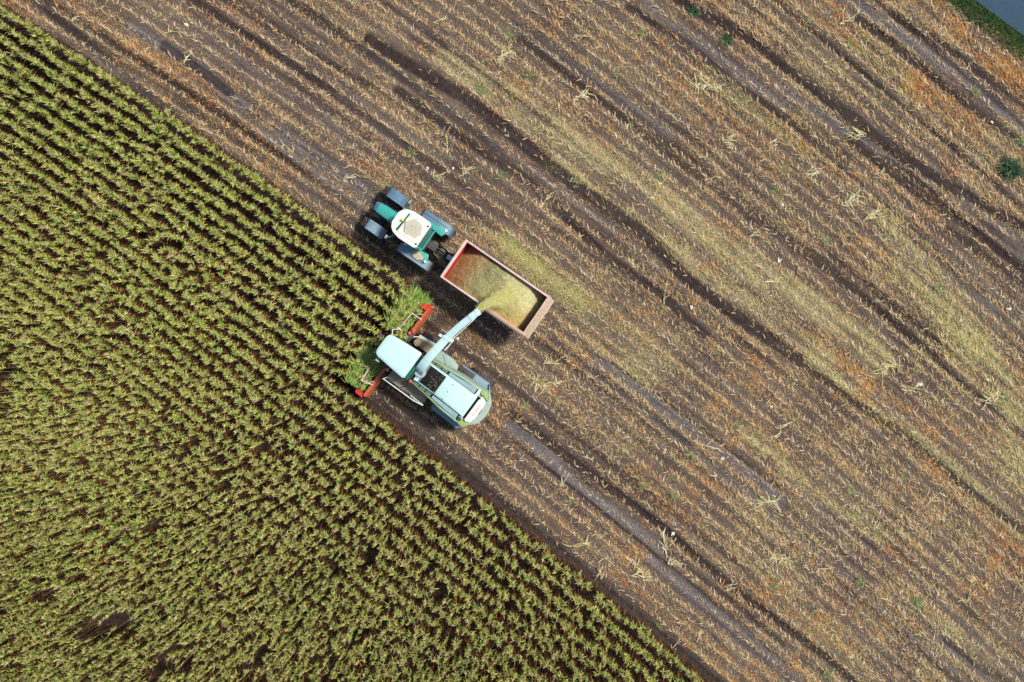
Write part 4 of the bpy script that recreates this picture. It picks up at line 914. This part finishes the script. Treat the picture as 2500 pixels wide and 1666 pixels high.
# ------------------------------------------------------------------ loose single things lying in the stubble (photo pixels, then metres)
def one(parts, name, parent, m):
    Vv, Qq, Cc = merge(parts); return npmesh(name, Vv, Qq, M[m], Cc, parent)
def stalk_thing(px, py, ang, ln, label, seed, kind='bent'):
    r = np.random.default_rng(seed); x, y = g(px, py); z = float(hgt(x, y)[0]) + .03
    root = empty('broken_corn_stalk', (x, y, z)); tag(root, label, 'corn stalk', 'broken corn stalks left lying on the harvested field')
    a = R(ang); A = lambda v: np.array([v], float)
    col = pick([(.58, .50, .30, 3), (.50, .46, .24, 2), (.62, .55, .38, 2)], 1, r, .1)
    p0 = np.array([[-math.cos(a) * ln / 2, -math.sin(a) * ln / 2, 0.]])
    # the bent stem as a row of short tapering pieces
    pts = [p0[0]]; aa = a; bend = r.uniform(-.9, .9) if kind != 'straight' else .1
    for k in range(6):
        aa += bend / 6; pts.append(pts[-1] + np.array([math.cos(aa), math.sin(aa), .02 * math.sin(k)]) * ln / 6)
    sb_ = B(); [sb_.cyl(pts[k], pts[k + 1], .021 - .002 * k, .021 - .002 * (k + 1), n=6) for k in range(6)]
    st = sb_.build('stem', M['stalk'], root)
    n_ = {'bent': 7, 'straight': 5, 'fork': 8, 'bundle': 22, 'tangle': 30}[kind]
    i = r.integers(0, 6, n_); bs = np.array(pts)[i] + r.normal(0, .02 if n_ < 10 else .10, (n_, 3)) * [1, 1, .2]; bs[:, 2] = np.abs(bs[:, 2]) + .01
    az_ = a + (r.normal(0, .55, n_) if kind != 'fork' else r.choice([-.7, .6, 2.4], n_) + r.normal(0, .15, n_)) + (math.pi if False else 0)
    if kind == 'tangle': az_ = a + r.normal(0, 1.1, n_) + r.choice([0, math.pi], n_)
    lc = pick([(.56, .50, .28, 3), (.48, .44, .18, 2), (.62, .56, .40, 2), (.40, .42, .18, 1)], n_, r)
    one([strips(bs, az_, r.uniform(.25, .6, n_) * (1 if n_ < 20 else 1.1), r.uniform(.025, .05, n_), r.uniform(.05, .5, n_), r.uniform(.2, 1.2, n_), lc, 4, roll=r.normal(0, .4, n_))], 'leaves', root, 'straw')
M['stalk'] = mat('dry_stalk', (.52, .44, .26), .8, var=.3, scale=9)
q5 = lambda a, b: (1250 + a / 1.8824, b / 1.8824)
q6 = lambda a, b: (1250 + a / 1.8824, 833 + b / 1.8824)
STALKS = [
 (q5(330, 160), 160, 1.0, 'bent', 'bent pale corn stalk on the brown stubble between two tyre tracks near the top edge'),
 (q5(310, 450), 20, .8, 'bundle', 'pale bundle of broken corn leaves on the stubble, up and right of the trailer'),
 (q5(150, 915), 70, 1.0, 'fork', 'forked pale stalk on the dark track just above the trailer'),
 (q5(900, 380), 10, 1.3, 'tangle', 'sprawling pale stalk at the upper tip of the yellow-green chaff patch'),
 (q5(1000, 640), 35, .8, 'bundle', 'grey-white leaf bundle in the orange litter below the yellow-green chaff patch'),
 (q5(1215, 650), 65, .8, 'fork', 'upright-looking pale stalk beside a dark hollow, centre of the upper right field'),
 (q5(1585, 617), 175, .7, 'bundle', 'pale corn cob husk lying across the darkest tyre track'),
 (q5(1690, 798), 15, .6, 'straight', 'short straight pale stalk just below the darkest tyre track'),
 (q5(665, 850), 80, 1.2, 'fork', 'tall forked pale stalk beside the smooth grey strip right of the trailer'),
 (q5(1570, 925), 30, .9, 'tangle', 'ragged pale leaf tangle, upper of two close together in the right field'),
 (q5(1650, 985), 40, .9, 'bundle', 'ragged pale leaf bundle, lower of two close together in the right field'),
 (q5(1390, 800), 5, .8, 'bundle', 'white-edged leaf bundle lying level in the middle of the right field'),
 (q5(1125, 1065), 35, 1.0, 'straight', 'long thin pale stalk crossing a brown tyre track in the right field'),
 (q5(705, 1345), 78, .9, 'straight', 'slender pale stalk standing off the dark track, right of the trailer tailgate'),
 (q5(1190, 1290), 10, 1.0, 'bent', 'pale arched leaf stalk at the lower end of the beige chaff strip'),
 (q5(930, 820), 12, 1.0, 'bent', 'curved pale stalk lying almost level on the middle tyre track'),
 (q5(1560, 95), 15, 1.3, 'bent', 'long bent straw-coloured stalk beside the grey track, near the top edge'),
 (q6(1740, 110), 20, 1.4, 'tangle', 'largest grey-green tangle of stalks, in the right field above the lower corner'),
 (q6(1835, 225), 25, .9, 'fork', 'forked brown-white stalk just below the largest stalk tangle'),
 (q6(120, 190), 150, .9, 'tangle', 'brown and cream stalk tangle below the trailer tailgate'),
 (q6(180, 95), 15, .9, 'bent', 'pale curved leaves closest below the trailer tailgate'),
 (q6(1240, 410), 60, .7, 'fork', 'small forked grey stalk alone on smooth brown soil, lower right field'),
 (q6(245, 635), 55, .9, 'straight', 'straight pale stalk crossing the upper end of the light grey strip'),
 (q6(890, 490), -28, 1.5, 'bent', 'long white stalk lying along the smooth grey track, lower right field'),
 (q6(715, 930), 85, 1.5, 'bundle', 'big upright pale sheaf at the lower end of the light grey strip'),
 (q6(760, 1010), 20, 1.0, 'bent', 'pale stalk curling around the foot of the big upright sheaf'),
 (q6(410, 1050), 88, 1.0, 'fork', 'pale forked stalk beside the bare dark strip along the corn edge'),
 (q6(310, 920), 35, .9, 'fork', 'thin greenish stalk above the bare strip along the corn edge'),
 (q6(1180, 742), 3, 1.3, 'tangle', 'level yellow-white stalk at the end of the smooth grey track'),
 (q6(590, 1040), 110, 1.2, 'tangle', 'tall heap of tan stalks between the sheaf and the corn edge'),
 (q6(1240, 990), 10, 1.2, 'tangle', 'wide tan stalk heap, middle of the lower right field'),
 (q6(1440, 1045), 5, .8, 'bent', 'pale stalk lying level at the left end of a grey strip, low in the field'),
 (q6(1940, 720), 40, 1.2, 'straight', 'long straight brown stalk slanting over dark soil near the right edge'),
 (q6(2110, 1130), 75, 1.5, 'bent', 'long reddish-brown stalk low in the right field'),
 (q6(760, 1390), 48, 1.3, 'straight', 'long pale stalk leaning out of the corn edge at the bottom'),
 (q6(860, 1350), 70, .8, 'bent', 'thin bent stalk right of the one leaning from the corn edge'),
 (q6(1010, 1120), 60, .8, 'fork', 'pale forked stalk on the lumpy dark tread below the sheaf'),
 (q6(2210, 260), 20, .9, 'tangle', 'straw-coloured stalk tangle beside bright green leaves at the right edge'),
 ((420, 74), 22, 1.0, 'bent', 'grey-white stalk above the grey track in the upper left'),
 ((452, 146), 65, .4, 'bent', 'small white hooked stalk on the grey track in the upper left'),
 ((859, 430), 28, 1.0, 'fork', 'pale forked stalk just ahead of the tractor'),
 ((698, 361), 150, .9, 'bent', 'arched white stalk left of the smooth grey track ahead of the tractor'),
 ((1080, 430), 0, 1.0, 'bent', 'curled pale stalk above and right of the tractor'),
 ((1138, 415), 60, .7, 'fork', 'small forked stalk right of the tractor, beside the curled one'),
 ((1093, 355), 88, .8, 'straight', 'upright pale stalk at the top, above the tractor'),
 ((1240, 135), 15, 1.0, 'tangle', 'pale leaf tangle on dark soil near the top edge, left of centre'),
 ((1075, 50), 20, .8, 'bent', 'pale stalk beside the dark track at the top edge, left of centre'),
 ((190, 45), 25, .9, 'bent', 'thin tan stalk near the upper left corner, right of the corn'),
 ((1350, 930), 20, .8, 'bent', 'greenish-white stalk below the tailgate, on the brown strip'),
]
for k, ((px, py), an, ln, kd, lb) in enumerate(STALKS): stalk_thing(px, py, an, ln, lb, 300 + k, kd)
def weed(px, py, rad, label, seed, dark=0.0, nlf=34, name='green_tuft', cat='weed'):
    r = np.random.default_rng(seed); x, y = g(px, py); z = float(hgt(x, y)[0])
    root = empty(name, (x, y, z)); tag(root, label, cat, 'green tufts among the stubble')
    c = pick([(.12, .22, .07, 3), (.24, .30, .11, 3), (.38, .38, .18, 3)], nlf, r) * .85; rad = rad * (.85 if not dark else 1)
    if dark: c = pick([(.018, .05, .022, 3), (.03, .09, .03, 2), (.08, .14, .04, 1)], nlf, r)
    b_ = r.normal(0, rad * .28, (nlf, 3)) * [1, 1, 0]
    one([strips(b_, r.uniform(0, 6.28, nlf), r.uniform(.5, 1.1, nlf) * rad, r.uniform(.02, .045, nlf) * (1.5 if dark else 1), r.uniform(.2, 1.1, nlf), r.uniform(.3, 1.4, nlf), c, 4)], 'leaves', root, 'green')
    one([strips(b_[:4], r.uniform(0, 6.28, 4), np.full(4, rad * .5), np.full(4, .02), np.full(4, 1.3), np.zeros(4), c[:4] * .8, 2)], 'stem', root, 'green')
WEEDS = [
 (q5(300, 832), .30, 'small bright green tuft on the edge of the wide dark track above the trailer'),
 (q5(600, 150), .45, 'pale green tuft near the top edge, left of the darkest tyre track'),
 (q5(482, 345), .30, 'small dark-leaved green tuft on brown soil near the top, right of centre'),
 (q5(1550, 205), .40, 'pale green tuft in orange litter near the top edge, left of the grey track'),
 (q5(1245, 778), .32, 'bright green tuft in the middle of the right field'),
 (q5(680, 800), .40, 'pale green leaves at the foot of the tall forked stalk'),
 (q5(1205, 880), .45, 'yellow-green tuft beside a tyre track in the middle of the right field'),
 (q5(1895, 1120), .42, 'green tuft near the right edge, halfway down'),
 (q5(1960, 1325), .48, 'wide pale green tuft near the right edge, lower than halfway'),
 (q5(545, 575), .30, 'thin green leaf sprig on the brown track, upper field right of centre'),
 (q5(2335, 650), .55, 'tall yellow-green tuft at the right edge above the dark bush'),
 (q5(1350, 100), .40, 'green tuft with a dark stem near the top edge, right of the darkest track'),
 (q5(2130, 420), .38, 'spidery green plant on the grey track in the upper right'),
 (q5(1440, 1110), .45, 'yellow-green leaf clump crossing the tracks, right field below the middle'),
 (q6(1030, 390), .45, 'bright green tuft ringed with tan straw, lower right field'),
 (q6(600, 660), .45, 'faint green tuft between the two smooth grey strips'),
 (q6(735, 710), .38, 'slim dark green leaves right of the faint green tuft'),
 (q6(1800, 620), .30, 'thin green sprig on the brown strip near the right edge'),
 (q6(1560, 690), .42, 'spread green leaves in the straw, lower right field'),
 (q6(1600, 1100), .45, 'bright green leaves lying on grey soil low in the right field'),
 (q6(1200, 1130), .40, 'flattened green leaves below the wide tan stalk heap'),
 (q6(2265, 262), .50, 'bright green clump of leaves at the right edge of the field'),
 (q6(1450, 1530), .42, 'green tuft at the bottom edge right of the corn'),
 (q6(880, 850), .32, 'small green tuft above the lumpy dark tread'),
 (q6(260, 735), .35, 'bluish green tuft between the corn edge and the light grey strip'),
 (q6(675, 1312), .35, 'blue-green leaf shoot at the very edge of the corn'),
 (q6(60, 300), .35, 'green tuft on brown soil right of the harvester'),
 (q6(820, 520), .35, 'pale green tuft beside the white stalk on the grey track'),
 (q6(1860, 1200), .60, 'broad yellow-green patch of leaves low in the right field'),
 ((1245, 87), .50, 'green tuft on a grey-brown strip near the top edge, middle of the picture'),
 ((1290, 190), .40, 'dull green tuft beside dark soil, upper field above the trailer'),
 ((1005, 375), .45, 'pale green tuft above and behind the tractor roof'),
 ((940, 448), .40, 'faded green tuft right in front of the tractor bonnet'),
 ((1225, 430), .38, 'light green tuft right of the tractor, above the trailer front'),
 ((1175, 222), .45, 'yellow-green clump beside the long grey strip, upper field'),
]
for k, ((px, py), rd_, lb) in enumerate(WEEDS): weed(px, py, rd_, lb, 500 + k)
weed(*q5(2290, 780), .62, 'dark green bushy weed at the right edge of the field', 590, 1, 260, 'bush', 'bush')
weed(*q5(830, 62), .34, 'dark green low weed beside the darkest track at the top edge', 591, 1, 120)
weed(*q5(985, 185), .4, 'dark green low weed beside the darkest track, lower of the two', 592, 1, 150)
# pale cobs and husks
HUSKS = [(q5(1225, 1195), 'white husk clump on the brown soil, lower middle of the right field', .16), (q5(825, 1412), 'white husk beside green leaves, right of the trailer tailgate', .12),
 (q5(1240, 940), 'cream cob lying beside a tyre track in the middle of the right field', .10), (q5(2285, 1420), 'white cob in yellow straw near the right edge', .12),
 (q6(2180, 178), 'white husk on the dark track at the right edge', .11), (q6(1875, 198), 'bright white husk near the largest stalk tangle', .13),
 (q6(968, 540), 'white cob at the tip of the long white stalk', .12), (q6(740, 888), 'cream cob at the top of the big upright sheaf', .14),
 ((456, 62), 'white husk above the grey track in the upper left', .13), ((1043, 413), 'cream cob right of the tractor', .10), ((1106, 411), 'small cream cob beside the curled pale stalk', .09),
 (q5(325, 440), 'white husk at the end of the pale leaf bundle', .10), (q5(2205, 562), 'white husk on the dark track in the upper right', .10), (q6(1190, 300), 'small white husk on brown soil, lower right field', .09)]
for k, ((px, py), lb, sz) in enumerate(HUSKS):
    x, y = g(px, py); r = np.random.default_rng(700 + k); root = empty('corn_cob', (x, y, float(hgt(x, y)[0]) + .03)); root.rotation_euler = (0, 0, r.uniform(0, 6.28))
    tag(root, lb, 'corn cob', 'pale cobs and husks in the stubble')
    b = B(); b.loft([[(xx * sz, rr_ * math.cos(t) * sz, rr_ * math.sin(t) * sz) for t in np.linspace(0, 6.28, 9)[:-1]] for xx, rr_ in ((-1, .12), (-.8, .24), (-.2, .28), (.5, .22), (.9, .1))]); b.build('cob', M['husk'] if 'husk' in M else M.setdefault('husk', mat('husk', (.72, .68, .55), .8, var=.2, scale=12)), root)
    nl = 7; one([strips(r.normal(0, .02, (nl, 3)) + [-sz * .7, 0, .02], r.normal(0, .6, nl), r.uniform(.8, 1.7, nl) * sz, r.uniform(.3, .5, nl) * sz, r.uniform(0, .8, nl), r.uniform(.3, 1.5, nl), pick([(.74, .70, .56, 2), (.66, .60, .42, 1)], nl, r), 3)], 'husk', root, 'straw')
